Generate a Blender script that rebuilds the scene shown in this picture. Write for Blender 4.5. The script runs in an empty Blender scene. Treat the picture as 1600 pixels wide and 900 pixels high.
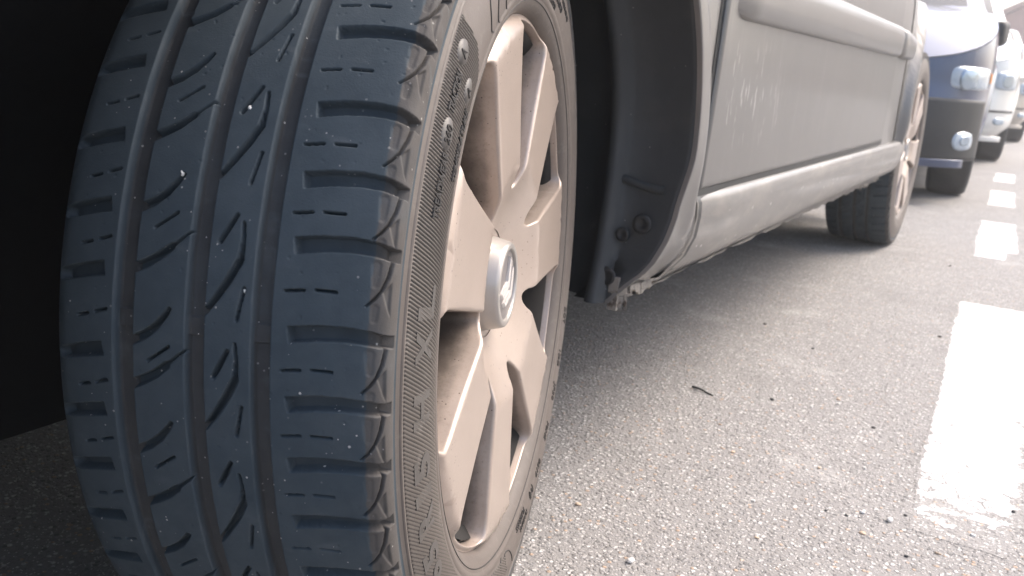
import bpy, bmesh, math, random
import numpy as np
from mathutils import Matrix, Vector
random.seed(7); rng = np.random.default_rng(7)
scene = bpy.context.scene
col = scene.collection
R = math.radians

# ------------------------------------------------------------------ camera, world, sun, exposure
CAM = np.array([0.4433, -0.6095, 0.4971]); YAW, PITCH, ROLL = 0.5081, 0.2448, 0.0746
def cam_basis(yaw, pitch, roll):
    f = np.array([-math.sin(yaw)*math.cos(pitch), math.cos(yaw)*math.cos(pitch), -math.sin(pitch)])
    r = np.array([math.cos(yaw), math.sin(yaw), 0.0]); u = np.cross(r, f)
    c, s = math.cos(roll), math.sin(roll)
    return c*r + s*u, -s*r + c*u, f
cr, cu, cf = cam_basis(YAW, PITCH, ROLL)
cd = bpy.data.cameras.new('camera'); cam = bpy.data.objects.new('camera', cd); col.objects.link(cam)
cam.matrix_world = Matrix(((cr[0], cu[0], -cf[0], CAM[0]), (cr[1], cu[1], -cf[1], CAM[1]), (cr[2], cu[2], -cf[2], CAM[2]), (0, 0, 0, 1)))
cd.sensor_fit = 'HORIZONTAL'; cd.sensor_width = 36.0; cd.lens = 1405.5/1600*36.0
cd.clip_start = 0.02; cd.clip_end = 900
cd.dof.use_dof = True; cd.dof.focus_distance = 0.62; cd.dof.aperture_fstop = 15.0
scene.camera = cam

SUN_EL, SUN_AZ = R(50), R(40)          # azimuth clockwise from +Y (towards +X)
world = bpy.data.worlds.new('World'); scene.world = world; world.use_nodes = True
nt = world.node_tree; nt.nodes.clear()
sky = nt.nodes.new('ShaderNodeTexSky'); sky.sky_type = 'NISHITA'; sky.sun_disc = False
sky.sun_elevation = SUN_EL; sky.sun_rotation = SUN_AZ; sky.air_density = 1.0; sky.dust_density = 5.0; sky.ozone_density = 1.0
bg = nt.nodes.new('ShaderNodeBackground'); bg.inputs['Strength'].default_value = 0.15
wo = nt.nodes.new('ShaderNodeOutputWorld')
nt.links.new(sky.outputs[0], bg.inputs[0]); nt.links.new(bg.outputs[0], wo.inputs[0])
sl = bpy.data.lights.new('sun', 'SUN'); sl.energy = 0.95; sl.angle = R(35); sl.color = (1.0, 0.94, 0.87)
sun = bpy.data.objects.new('sun', sl); col.objects.link(sun)
sd = Vector((math.sin(SUN_AZ)*math.cos(SUN_EL), math.cos(SUN_AZ)*math.cos(SUN_EL), math.sin(SUN_EL)))
sun.rotation_euler = sd.to_track_quat('Z', 'Y').to_euler(); sun.location = (6, 6, 8)
vs = scene.view_settings; vs.view_transform = 'Standard'; vs.look = 'None'; vs.gamma = 1.0; vs.use_curve_mapping = False
vs.exposure = 1.60

# ------------------------------------------------------------------ helpers
def tag(o, label=None, cat=None, group=None, kind=None):
    if label: o['label'] = label
    if cat: o['category'] = cat
    if group: o['group'] = group
    if kind: o['kind'] = kind
    return o
def attach(o, parent):
    if parent is not None: o.parent = parent
    return o
def empty(name, loc):
    o = bpy.data.objects.new(name, None); o.empty_display_size = 0.1; col.objects.link(o); o.location = loc; return o
def make_mesh(name, V, F, mat, smooth=True, attrs=None):
    V = np.asarray(V, dtype=np.float32).reshape(-1, 3)
    me = bpy.data.meshes.new(name)
    if isinstance(F, np.ndarray) and F.ndim == 2:
        n, k = F.shape
        me.vertices.add(len(V)); me.vertices.foreach_set('co', V.ravel())
        me.loops.add(n*k); me.loops.foreach_set('vertex_index', F.astype(np.int32).ravel())
        me.polygons.add(n); me.polygons.foreach_set('loop_start', np.arange(0, n*k, k, dtype=np.int32))
        me.update(calc_edges=True)
    else:
        me.from_pydata([tuple(map(float, v)) for v in V], [], [tuple(int(i) for i in f) for f in F]); me.update()
    if smooth: me.polygons.foreach_set('use_smooth', np.ones(len(me.polygons), dtype=bool))
    for k, v in (attrs or {}).items():
        a = me.attributes.new(k, 'FLOAT', 'POINT'); a.data.foreach_set('value', np.asarray(v, dtype=np.float32).ravel())
    me.materials.append(mat); me.validate()
    return me
def obj(name, V, F, mat, parent=None, smooth=True, attrs=None, base=None, M=None):
    """one mesh object; base = world position of the parent's origin (vertices are given in world space)"""
    V = np.asarray(V, float).reshape(-1, 3)
    if base is not None: V = V - np.asarray(base, float)
    o = bpy.data.objects.new(name, make_mesh(name, V, F, mat, smooth, attrs)); col.objects.link(o)
    if parent is not None: o.parent = parent
    if M is not None: o.matrix_basis = M
    return o
def single(name, V, F, mat, label, cat, group=None, kind=None, smooth=True):
    """a thing of one mesh, origin at its base centre"""
    V = np.asarray(V, float).reshape(-1, 3)
    b = np.array([(V[:, 0].min()+V[:, 0].max())/2, (V[:, 1].min()+V[:, 1].max())/2, V[:, 2].min()])
    o = obj(name, V-b, F, mat, smooth=smooth); o.location = b
    return tag(o, label, cat, group, kind)
def gridF(nr, nc, wrapc=False, flip=False):
    i, j = np.meshgrid(np.arange(nr-1), np.arange(nc if wrapc else nc-1), indexing='ij')
    j2 = (j+1) % nc
    q = np.stack([i*nc+j, i*nc+j2, (i+1)*nc+j2, (i+1)*nc+j], -1).reshape(-1, 4)
    return q[:, ::-1].copy() if flip else q
class MB:
    def __init__(s): s.V = []; s.F = []
    def add(s, V, F):
        k = len(s.V); s.V += [tuple(map(float, v)) for v in np.asarray(V, float).reshape(-1, 3)]
        s.F += [tuple(int(i)+k for i in f) for f in F]
    def box(s, x0, x1, y0, y1, z0, z1, M=None):
        V = np.array([(x, y, z) for x in (x0, x1) for y in (y0, y1) for z in (z0, z1)], float)
        if M is not None: V = np.array([M @ Vector(v) for v in V])
        s.add(V, [(0,1,3,2),(4,6,7,5),(0,4,5,1),(2,3,7,6),(0,2,6,4),(1,5,7,3)])
    def grid(s, P, flip=False):
        P = np.asarray(P, float); s.add(P.reshape(-1, 3), gridF(P.shape[0], P.shape[1], flip=flip))
    def lathe(s, prof, n=32, axis='x', c=(0,0,0)):
        """prof: list of (axial, radius)"""
        th = np.arange(n)*2*math.pi/n; P = []
        for a, r in prof:
            P.append(np.stack([np.full(n, a), -r*np.cos(th), r*np.sin(th)], -1))
        P = np.array(P)
        if axis == 'z': P = P[..., [1, 2, 0]]
        if axis == 'y': P = P[..., [2, 0, 1]]
        P = P+np.array(c)
        s.add(P.reshape(-1, 3), gridF(len(prof), n, wrapc=True))
    def obj(s, name, mat, parent=None, smooth=True, base=None): return obj(name, s.V, s.F, mat, parent, smooth, base=base)
def rounded_box(sx, sy, sz, bev, seg=2):
    bm = bmesh.new(); bmesh.ops.create_cube(bm, size=1.0)
    bmesh.ops.scale(bm, vec=(sx, sy, sz), verts=bm.verts)
    bmesh.ops.bevel(bm, geom=list(bm.edges), offset=bev, segments=seg, affect='EDGES', profile=0.5)
    V = np.array([v.co[:] for v in bm.verts]); F = [[v.index for v in f.verts] for f in bm.faces]; bm.free()
    return V, F
def sstep(a, b, x): t = np.clip((x-a)/(b-a), 0, 1); return t*t*(3-2*t)
def catmull(P, n):
    P = np.asarray(P, float); Q = np.vstack([2*P[0]-P[1], P, 2*P[-1]-P[-2]]); out = []
    for i in range(1, len(Q)-2):
        t = np.linspace(0, 1, n, endpoint=False)[:, None]
        p0, p1, p2, p3 = Q[i-1], Q[i], Q[i+1], Q[i+2]
        out.append(0.5*(2*p1+(p2-p0)*t+(2*p0-5*p1+4*p2-p3)*t*t+(3*p1-p0-3*p2+p3)*t**3))
    out.append(P[-1:]); return np.vstack(out)

# ------------------------------------------------------------------ materials
class N:
    def __init__(s, name):
        s.m = bpy.data.materials.new(name); s.m.use_nodes = True; s.t = s.m.node_tree; s.t.nodes.clear()
        s.out = s.t.nodes.new('ShaderNodeOutputMaterial'); s.b = s.t.nodes.new('ShaderNodeBsdfPrincipled')
        s.t.links.new(s.b.outputs[0], s.out.inputs[0]); s._tc = None
    def n(s, typ, **kw):
        o = s.t.nodes.new(typ)
        for k, v in kw.items(): setattr(o, k, v)
        return o
    def l(s, a, b): s.t.links.new(a, b)
    def tc(s):
        if not s._tc: s._tc = s.n('ShaderNodeTexCoord')
        return s._tc.outputs['Object']
    def inp(s, node, i, v):
        if isinstance(v, bpy.types.NodeSocket): s.l(v, node.inputs[i])
        elif v is not None: node.inputs[i].default_value = v
    def noise(s, scale, detail=3.0, rough=0.55, vec=None, lac=2.0):
        o = s.n('ShaderNodeTexNoise'); s.l(vec or s.tc(), o.inputs['Vector']); o.inputs['Scale'].default_value = scale
        o.inputs['Detail'].default_value = detail; o.inputs['Roughness'].default_value = rough; return o.outputs['Fac']
    def voro(s, scale, feature='F1', vec=None, rnd=1.0):
        o = s.n('ShaderNodeTexVoronoi', feature=feature); s.l(vec or s.tc(), o.inputs['Vector']); o.inputs['Scale'].default_value = scale
        o.inputs['Randomness'].default_value = rnd; return o
    def math(s, op, a, b=None, c=None, clamp=False):
        o = s.n('ShaderNodeMath', operation=op, use_clamp=clamp); s.inp(o, 0, a); s.inp(o, 1, b)
        if c is not None: s.inp(o, 2, c)
        return o.outputs[0]
    def ramp(s, x, a, b, lo=0.0, hi=1.0):
        o = s.n('ShaderNodeMapRange', interpolation_type='SMOOTHSTEP'); s.inp(o, 0, x)
        for i, v in zip((1, 2, 3, 4), (a, b, lo, hi)): o.inputs[i].default_value = v
        return o.outputs[0]
    def mix(s, f, a, b, blend='MIX'):
        o = s.n('ShaderNodeMix', data_type='RGBA', blend_type=blend); s.inp(o, 0, f)
        for i, v in ((6, a), (7, b)):
            if isinstance(v, bpy.types.NodeSocket): s.l(v, o.inputs[i])
            else: o.inputs[i].default_value = (*v, 1) if len(v) == 3 else v
        return o.outputs[2]
    def attr(s, name): o = s.n('ShaderNodeAttribute', attribute_name=name); return o.outputs['Fac']
    def bump(s, h, strength=0.5, dist=0.001, normal=None):
        o = s.n('ShaderNodeBump'); s.l(h, o.inputs['Height']); o.inputs['Strength'].default_value = strength; o.inputs['Distance'].default_value = dist
        if normal: s.l(normal, o.inputs['Normal'])
        return o.outputs[0]
    def sep(s, vec=None): o = s.n('ShaderNodeSeparateXYZ'); s.l(vec or s.tc(), o.inputs[0]); return o.outputs
    def mapping(s, scale=(1, 1, 1), rot=(0, 0, 0), loc=(0, 0, 0)):
        o = s.n('ShaderNodeMapping'); s.l(s.tc(), o.inputs[0]); o.inputs['Scale'].default_value = scale; o.inputs['Rotation'].default_value = rot; o.inputs['Location'].default_value = loc
        return o.outputs[0]
    def set(s, **kw):
        names = dict(color='Base Color', rough='Roughness', metal='Metallic', normal='Normal', coat='Coat Weight', coatr='Coat Roughness', spec='Specular IOR Level', trans='Transmission Weight', ior='IOR', alpha='Alpha', emis='Emission Color', emiss='Emission Strength')
        for k, v in kw.items():
            i = s.b.inputs[names[k]]
            if isinstance(v, bpy.types.NodeSocket): s.l(v, i)
            else: i.default_value = (*v, 1) if isinstance(v, tuple) and len(v) == 3 else v
        return s
def simple(name, c, rough=0.5, metal=0.0, coat=0.0, nscale=40, namt=0.12, bump=0.0, bscale=300, **kw):
    a = N(name); nz = a.noise(nscale, 4)
    dark = tuple(x*(1-namt) for x in c); lite = tuple(min(1, x*(1+namt)) for x in c)
    a.set(color=a.mix(nz, dark, lite), rough=rough, metal=metal, coat=coat, **kw)
    if bump: a.set(normal=a.bump(a.noise(bscale, 3), bump, 0.0005))
    return a.m
M = {}
# tread rubber: blue-grey scrubbed rubber, brown dust lying in the grooves and on the shoulder, grit specks
a = N('tread_rubber')
worn = a.attr('worn'); dep = a.attr('depth')
c1 = a.mix(a.noise(60, 5), (0.020, 0.031, 0.040), (0.036, 0.050, 0.061))
c2 = a.mix(a.noise(90, 5), (0.040, 0.036, 0.033), (0.070, 0.062, 0.056))
edge = a.math('ADD', worn, a.math('MULTIPLY', a.math('SUBTRACT', a.noise(170, 4), 0.5), 0.35))
base = a.mix(a.ramp(edge, 0.42, 0.58), c1, c2)
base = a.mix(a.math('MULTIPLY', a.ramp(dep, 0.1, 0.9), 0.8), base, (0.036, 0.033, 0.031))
def specks(sc_, thr, r0, r1):
    v = a.voro(sc_); sr = a.n('ShaderNodeSeparateColor'); a.l(v.outputs['Color'], sr.inputs[0])
    rad = a.math('MULTIPLY', sr.outputs[1], r1-r0); k = a.math('LESS_THAN', v.outputs['Distance'], a.math('ADD', rad, r0))
    return a.math('MULTIPLY', a.math('MULTIPLY', k, a.math('GREATER_THAN', sr.outputs[0], thr)), a.math('ADD', 0.25, a.math('MULTIPLY', sr.outputs[2], 0.75)))
spk = a.math('MAXIMUM', a.math('MULTIPLY', specks(300, .82, .05, .22), a.ramp(a.noise(22, 3), .38, .58)), specks(190, .94, .04, .15))
scr = a.noise(30, 4, vec=a.mapping(scale=(1, 6, 1.5), rot=(0.5, 0.3, 0.9)))
base = a.mix(a.math('MULTIPLY', a.ramp(scr, 0.58, 0.8), 0.45), base, (0.085, 0.095, 0.10))
base = a.mix(a.math('MULTIPLY', a.ramp(a.noise(8, 6, .65), .5, .72), .45), base, (0.056, 0.070, 0.080))
base = a.mix(spk, base, (0.42, 0.40, 0.37))
nb = a.bump(a.noise(900, 4), 0.35, 0.0004, a.bump(a.noise(120, 4), 0.25, 0.0008))
a.set(color=base, rough=a.ramp(a.noise(50, 3), 0.3, 0.7, 0.72, 0.9), normal=nb); M['tread'] = a.m
a = N('sidewall_rubber')
c1 = a.mix(a.noise(35, 5), (0.078, 0.064, 0.055), (0.120, 0.101, 0.088))
c1 = a.mix(a.math('MULTIPLY', a.ramp(a.noise(140, 5), 0.55, 0.75), 0.4), c1, (0.15, 0.135, 0.12))
a.set(color=c1, rough=0.62, normal=a.bump(a.noise(500, 4), 0.25, 0.0004)); M['side'] = a.m
a = N('ribbed_rubber')
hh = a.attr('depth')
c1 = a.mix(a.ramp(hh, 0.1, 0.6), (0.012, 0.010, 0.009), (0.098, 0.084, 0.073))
c1 = a.mix(a.math('MULTIPLY', a.ramp(a.noise(70, 4), 0.6, 0.75), 0.35), c1, (0.20, 0.18, 0.16))
a.set(color=c1, rough=0.6); M['ribbed'] = a.m
a = N('lettering_rubber')
a.set(color=a.mix(a.noise(120, 4), (0.060, 0.054, 0.049), (0.082, 0.074, 0.067)), rough=0.5, normal=a.bump(a.noise(400, 3), 0.2, 0.0004)); M['letter'] = a.m
M['cut'] = simple('line_rubber', (0.018, 0.016, 0.015), 0.7)
# alloy paint with brake dust, darkened down the window walls as painted shade
a = N('alloy_paint')
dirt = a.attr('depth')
c0 = a.mix(a.noise(25, 5), (0.345, 0.278, 0.235), (0.42, 0.348, 0.298))
v = a.voro(330); sr = a.n('ShaderNodeSeparateColor'); a.l(v.outputs['Color'], sr.inputs[0])
pit = a.math('MULTIPLY', a.ramp(v.outputs['Distance'], 0.12, 0.25, 1, 0), a.math('GREATER_THAN', sr.outputs[0], 0.93))
c0 = a.mix(a.math('MULTIPLY', a.ramp(a.noise(420, 4, .7), .5, .7), a.math('ADD', .10, a.math('MULTIPLY', dirt, .5))), c0, (.20, .15, .115))
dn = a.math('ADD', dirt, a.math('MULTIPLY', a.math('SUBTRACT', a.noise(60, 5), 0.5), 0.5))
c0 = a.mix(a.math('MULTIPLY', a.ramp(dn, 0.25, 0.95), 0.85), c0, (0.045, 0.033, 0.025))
c0 = a.mix(pit, c0, (0.07, 0.05, 0.04))
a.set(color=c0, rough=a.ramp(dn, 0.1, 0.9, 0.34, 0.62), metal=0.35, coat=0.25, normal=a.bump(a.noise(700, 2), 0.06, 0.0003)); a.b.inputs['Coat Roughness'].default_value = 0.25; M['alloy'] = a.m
M['capmetal'] = simple('hub_cap_paint', (0.36, 0.335, 0.31), 0.34, 0.4, 0.3, nscale=60, namt=0.06)
M['capgrey'] = simple('hub_badge_ground', (0.16, 0.145, 0.14), 0.4, 0.2, nscale=200)
M['chrome'] = simple('badge_chrome', (0.72, 0.68, 0.65), 0.25, 0.35, nscale=200, namt=0.05)
M['barrel'] = simple('rim_barrel_dust', (0.008, 0.0065, 0.0055), 0.9, 0.0, nscale=60, namt=0.4)
M['black'] = simple('black_plastic', (0.012, 0.013, 0.014), 0.55, nscale=60, namt=0.3)
a = N('arch_liner_plastic')
c1 = a.mix(a.noise(30, 5), (0.020, 0.023, 0.025), (0.034, 0.037, 0.039))
v = a.voro(160); sr = a.n('ShaderNodeSeparateColor'); a.l(v.outputs['Color'], sr.inputs[0])
spk = a.math('MULTIPLY', a.ramp(v.outputs['Distance'], 0.06, 0.14, 1, 0), a.math('GREATER_THAN', sr.outputs[0], 0.96))
c1 = a.mix(a.math('MULTIPLY', a.ramp(a.noise(14, 5), 0.5, 0.75), 0.4), c1, (0.060, 0.056, 0.052))
c1 = a.mix(spk, c1, (0.25, 0.24, 0.22))
a.set(color=c1, rough=0.62, normal=a.bump(a.noise(260, 4), 0.35, 0.0008)); M['liner'] = a.m
# silver paint with road dirt low down and scuffs on the door
def silver(name, scuff=False, dirt=0.0):
    a = N(name); x, y, z = a.sep()
    c = a.mix(a.noise(9, 4), (0.145, 0.139, 0.133), (0.178, 0.171, 0.164))
    if scuff: c = a.mix(a.noise(9, 4), (0.112, 0.108, 0.104), (0.140, 0.135, 0.130))  # door copy of the silver is darker, its dimmer reflections put into the colour
    fl = a.noise(2500, 2)
    c = a.mix(a.math('MULTIPLY', a.ramp(fl, 0.55, 0.8), 0.35), c, (0.30, 0.297, 0.29))
    if dirt:
        dz = a.noise(22, 6, 0.65, vec=a.mapping(scale=(1, 0.35, 1)))
        c = a.mix(a.math('MULTIPLY', a.ramp(dz, 0.42, 0.72), dirt), c, (0.30, 0.275, 0.245))
        v = a.voro(90); sr = a.n('ShaderNodeSeparateColor'); a.l(v.outputs['Color'], sr.inputs[0])
        ch = a.math('MULTIPLY', a.ramp(v.outputs['Distance'], 0.12, 0.3, 1, 0), a.math('GREATER_THAN', sr.outputs[0], 0.93))
        c = a.mix(a.math('MULTIPLY', ch, 0.6), c, (0.72, 0.70, 0.66))
    if scuff:
        st_ = a.noise(7, 5, .6, vec=a.mapping(scale=(1, 6, .7))); c = a.mix(a.math('MULTIPLY', a.ramp(st_, .5, .75), .14), c, (0.25, 0.24, 0.228))
        n1 = a.noise(24, 3, vec=a.mapping(scale=(1, 6.0, 1.0), rot=(R(-62), 0, 0)))
        box = a.math('MULTIPLY', a.ramp(y, -0.86, -0.80), a.ramp(y, -0.70, -0.48, 1, 0))
        box = a.math('MULTIPLY', box, a.math('MULTIPLY', a.ramp(z, 0.40, 0.45), a.ramp(z, 0.50, 0.56, 1, 0)))
        sc = a.math('MULTIPLY', a.ramp(n1, 0.60, 0.67), box)
        c = a.mix(a.math('MULTIPLY', sc, 0.55), c, (0.42, 0.405, 0.385))
    a.set(color=c, rough=0.42, metal=0.5, coat=0.3, normal=a.bump(a.noise(40, 2), 0.03, 0.001)); a.b.inputs['Coat Roughness'].default_value = 0.12
    return a.m
M['silver'] = silver('silver_paint'); M['silver_door'] = silver('silver_door_dimmed', scuff=True); M['silver_low'] = silver('silver_sill_paint', dirt=0.55)
a = N('rusty_flange')
rn = a.noise(55, 6, 0.7); a.set(color=a.mix(a.ramp(rn, 0.5, 0.62), (0.19, 0.172, 0.15), (0.05, 0.034, 0.025)), rough=0.8, normal=a.bump(rn, 0.5, 0.002)); M['rust'] = a.m
def paint(name, c): 
    a = N(name); a.set(color=a.mix(a.noise(900, 2), tuple(x*0.85 for x in c), tuple(min(1, x*1.15) for x in c)), rough=0.3, metal=0.3, coat=1.0); a.b.inputs['Coat Roughness'].default_value = 0.04; return a.m
M['blue'] = paint('navy_paint', (0.03, 0.048, 0.105)); M['white'] = paint('white_car_paint', (0.62, 0.62, 0.60))
a = N('dark_glass'); a.set(color=(0.02, 0.025, 0.03), rough=0.03, spec=0.8); M['glass'] = a.m
a = N('lamp_glass'); a.set(color=a.mix(a.noise(30, 2), (0.22, 0.27, 0.32), (0.45, 0.52, 0.58)), rough=0.06, metal=0.0, spec=0.7, coat=1.0); M['lamp'] = a.m
a = N('lamp_reflector'); a.set(color=(0.36, 0.42, 0.48), rough=0.15, metal=0.7); M['reflector'] = a.m
a = N('indicator_orange'); a.set(color=(0.7, 0.22, 0.03), rough=0.2); M['orange'] = a.m
M['plaintyre'] = simple('plain_tyre_rubber', (0.03, 0.03, 0.031), 0.7, nscale=40, namt=0.3)
M['plate'] = simple('number_plate_white', (0.7, 0.7, 0.68), 0.4)
# asphalt
def asphalt_nodes(a):
    n_big = a.noise(1.6, 4); n_mid = a.noise(9, 5, 0.6)
    cb = a.mix(n_mid, (0.200, 0.190, 0.182), (0.270, 0.258, 0.248)); cb = a.mix(a.math('MULTIPLY', a.ramp(n_big, 0.35, 0.7), 0.4), cb, (0.262, 0.253, 0.245))
    v = a.voro(165); sr = a.n('ShaderNodeSeparateColor'); a.l(v.outputs['Color'], sr.inputs[0])
    stone = a.ramp(v.outputs['Distance'], 0.30, 0.50, 1, 0)
    sc = a.mix(a.ramp(sr.outputs[0], .45, 1.0), (0.215, 0.205, 0.197), (0.60, 0.58, 0.56)); sc = a.mix(a.math('GREATER_THAN', sr.outputs[1], 0.93), sc, (0.42, 0.30, 0.21)); sc = a.mix(a.math('GREATER_THAN', sr.outputs[2], 0.96), sc, (0.13, 0.125, 0.12))
    cb = a.mix(a.math('MULTIPLY', stone, 0.85), cb, sc)
    v2 = a.voro(310); st2 = a.ramp(v2.outputs['Distance'], 0.25, 0.5, 1, 0)
    cb = a.mix(a.math('MULTIPLY', a.ramp(v2.outputs['Distance'], 0.5, 0.8), 0.35), cb, (0.16, 0.152, 0.144))
    v3 = a.voro(420); s3 = a.n('ShaderNodeSeparateColor'); a.l(v3.outputs['Color'], s3.inputs[0])
    cb = a.mix(a.math('MULTIPLY', a.math('GREATER_THAN', s3.outputs[0], .84), a.ramp(v3.outputs['Distance'], .25, .45, .85, 0)), cb, (0.66, 0.63, 0.60))
    hgt = a.math('ADD', a.math('MULTIPLY', stone, 1.0), a.math('MULTIPLY', st2, 0.45)); hgt = a.math('ADD', hgt, a.math('MULTIPLY', a.noise(500, 3), 0.5))
    stn = a.noise(3.2, 6, .62); cb = a.mix(a.math('MULTIPLY', a.ramp(stn, .52, .66), .35), cb, (0.17, 0.162, 0.152)); cb = a.mix(a.math('MULTIPLY', a.ramp(a.noise(5.5, 5, .6), .55, .7), .3), cb, (0.47, 0.455, 0.435))
    return cb, hgt
a = N('asphalt'); cb, hgt = asphalt_nodes(a)
a.set(color=cb, rough=0.78, normal=a.bump(hgt, 1.0, 0.0013)); M['asphalt'] = a.m
a = N('road_paint'); cb, hgt = asphalt_nodes(a)
pc = a.mix(a.ramp(a.noise(14, 6, .65), 0.35, 0.7), (0.64, 0.63, 0.61), (0.50, 0.485, 0.465))
wr = a.attr('wear')
n_ = a.math('ADD', a.math('MULTIPLY', a.noise(45, 5, .62, vec=a.mapping(scale=(.55, 1, 1), rot=(0, 0, .35))), .75), a.math('MULTIPLY', a.noise(260, 3, .6), .25))
crk = a.math('MULTIPLY', a.ramp(a.voro(30, 'DISTANCE_TO_EDGE').outputs['Distance'], .01, .05, .16, 0), a.ramp(a.noise(12, 3), .42, .55))
v_ = a.math('ADD', a.math('ADD', n_, crk), a.math('MULTIPLY', a.math('SUBTRACT', wr, .5), .62))
gone = a.ramp(v_, .535, .575)
a.set(color=a.mix(gone, pc, cb), rough=0.68, normal=a.bump(a.math('ADD', a.math('MULTIPLY', hgt, .55), a.math('MULTIPLY', gone, -.8)), 1.0, 0.0012)); M['paint'] = a.m
M['chips'] = None
def stone_mat(name, c1, c2):
    a = N(name); oi = a.n('ShaderNodeObjectInfo'); vv = a.voro(70); sr = a.n('ShaderNodeSeparateColor'); a.l(vv.outputs['Color'], sr.inputs[0])
    a.set(color=a.mix(sr.outputs[0], c1, c2), rough=0.8, normal=a.bump(a.noise(300, 3), 0.3, 0.0005)); return a.m
M['chips'] = stone_mat('grit_stone', (0.27, 0.252, 0.236), (0.68, 0.645, 0.61))
M['wstone'] = stone_mat('pale_stone', (0.62, 0.59, 0.55), (0.75, 0.72, 0.68)); M['dstone'] = stone_mat('dark_stone', (0.025, 0.025, 0.025), (0.05, 0.05, 0.05)); M['tstone'] = stone_mat('tan_stone', (0.42, 0.30, 0.20), (0.52, 0.40, 0.30))
M['leaf'] = stone_mat('hedge_leaf', (0.03, 0.09, 0.04), (0.07, 0.15, 0.07))
M['wood'] = simple('stem_wood', (0.09, 0.06, 0.04), 0.8)
M['wall_pink'] = simple('pink_render', (0.42, 0.22, 0.17), 0.85, nscale=3, namt=0.15); M['rooftile'] = simple('roof_tile', (0.32, 0.16, 0.11), 0.8, nscale=6, namt=0.25)
M['frame'] = simple('white_frame', (0.6, 0.6, 0.58), 0.5)

# ------------------------------------------------------------------ ground, markings, grit
ring = []; nseg = 64
V = []; F = []
radii = [0.0, 2, 6, 20, 80, 300, 700]
for r_ in radii[1:]:
    for k in range(nseg): V.append((r_*math.cos(2*math.pi*k/nseg), 3+r_*math.sin(2*math.pi*k/nseg), 0.0))
V.append((0, 3, 0)); c_ = len(V)-1
for k in range(nseg): F.append((c_, k, (k+1) % nseg))
for i in range(len(radii)-2):
    for k in range(nseg): F.append((i*nseg+k, (i+1)*nseg+k, (i+1)*nseg+(k+1) % nseg, i*nseg+(k+1) % nseg))
g = obj('road', V, F, M['asphalt'], smooth=False); tag(g, 'pale worn grey asphalt road surface', None, None, 'structure')

def dash(name, y0, y1, xl0, xl1, w, label, ragged=0.010, worn=None):
    """thin painted dash; left edge runs from (xl0,y0) to (xl1,y1); the wear value drives how far the paint has gone"""
    cs = .006 if y0 < 2 else .010; ny = int((y1-y0)/cs); nx = max(12, int(w/cs)); P = np.zeros((ny, nx, 3)); wear = np.zeros((ny, nx))
    def wob(n): e = np.cumsum(rng.normal(0, 1, n)); e -= np.linspace(e[0], e[-1], n); return e/(abs(e).max()+1e-6)*ragged*.5
    e0, e1, f0, f1 = wob(ny), wob(ny), wob(nx), wob(nx)
    for i, t in enumerate(np.linspace(0, 1, ny)):
        yy = y0+(y1-y0)*t; xl = xl0+(xl1-xl0)*t; P[i, :, 0] = np.linspace(xl+e0[i], xl+w+e1[i], nx); P[i, :, 1] = yy+f0*(1-t)+f1*t; P[i, :, 2] = 0.0005
        de = np.minimum(np.minimum(np.arange(nx), np.arange(nx)[::-1])*w/nx, min(t, 1-t)*(y1-y0)); wear[i] = .10+.68*np.exp(-de/.006)
        if worn: wear[i] = np.maximum(wear[i], worn(P[i, :, 0], np.full(nx, yy)))
    Fq = gridF(ny, nx); Fq = Fq[wear.ravel()[Fq].min(1) < .80]
    o = single(name, P.reshape(-1, 3), Fq, M['paint'], label, 'road marking', smooth=False)
    at = o.data.attributes.new('wear', 'FLOAT', 'POINT'); at.data.foreach_set('value', wear.astype(np.float32).ravel())
dash('parking_line_dash', 0.47, 1.86, 0.398, 0.349, 0.155, 'long white road dash beside the sill, its end worn to flaking patches',
     worn=lambda x, y: np.where(y > 0.99, .12+.14*np.clip((1.25-y)/.26, 0, 1), .34+.42*np.clip((0.72-y)/0.24, 0, 1)**1.4)+.45*np.clip((x-.497)/.03, 0, 1)*(y < .98))
dash('parking_line_dash', 2.62, 3.62, 0.335, 0.306, 0.135, 'white road dash beside the silver car\'s rear wheel', worn=lambda x, y: np.where((y < 2.8) & (x > 0.43), 1.0, 0.05))
dash('parking_line_dash', 4.29, 5.10, 0.295, 0.274, 0.128, 'white road dash beside the blue car\'s front wheel')
dash('parking_line_dash', 5.75, 6.50, 0.258, 0.245, 0.125, 'white road dash beside the blue car\'s doors')

# embedded aggregate chips standing proud of the asphalt near the camera
def chip_mesh(n, area, size, seed):
    r2 = np.random.default_rng(seed); V = []; F = []
    tpl = np.array([(1, 0, 0), (0.3, 0.9, 0), (-0.8, 0.6, 0), (-0.8, -0.6, 0), (0.3, -0.9, 0), (0.35, 0.15, 1), (-0.35, -0.1, 0.85)])
    tf = [(0, 1, 5), (1, 2, 6), (1, 6, 5), (2, 3, 6), (3, 4, 6), (4, 5, 6), (4, 0, 5)]
    k = 0
    while k < n:
        x, y = area(r2)
        s = size(r2); an = r2.random()*6.28; c, s_ = math.cos(an), math.sin(an); h = s*(0.18+0.25*r2.random())
        T = tpl*np.array([s*(0.7+0.6*r2.random()), s*(0.6+0.5*r2.random()), h])*(1+0.2*r2.normal(size=(7, 1)))
        X = T[:, 0]*c-T[:, 1]*s_+x; Y = T[:, 0]*s_+T[:, 1]*c+y
        b = len(V); V += list(zip(X, Y, T[:, 2]-0.0004)); F += [tuple(i+b for i in f) for f in tf]; k += 1
    return V, F
def near_area(r2):
    while True:
        y = -0.25+3.2*r2.random()**1.8; x = -0.25+0.95*r2.random()
        if x < 0.12+0.33*max(0, min(1, (y+0.3)/1.0)) or r2.random() < 0.75: return x, y
V, F = chip_mesh(24000, near_area, lambda r2: 0.0010+0.0018*r2.random()**3+0.0014*(r2.random() < 0.05), 3)
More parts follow.
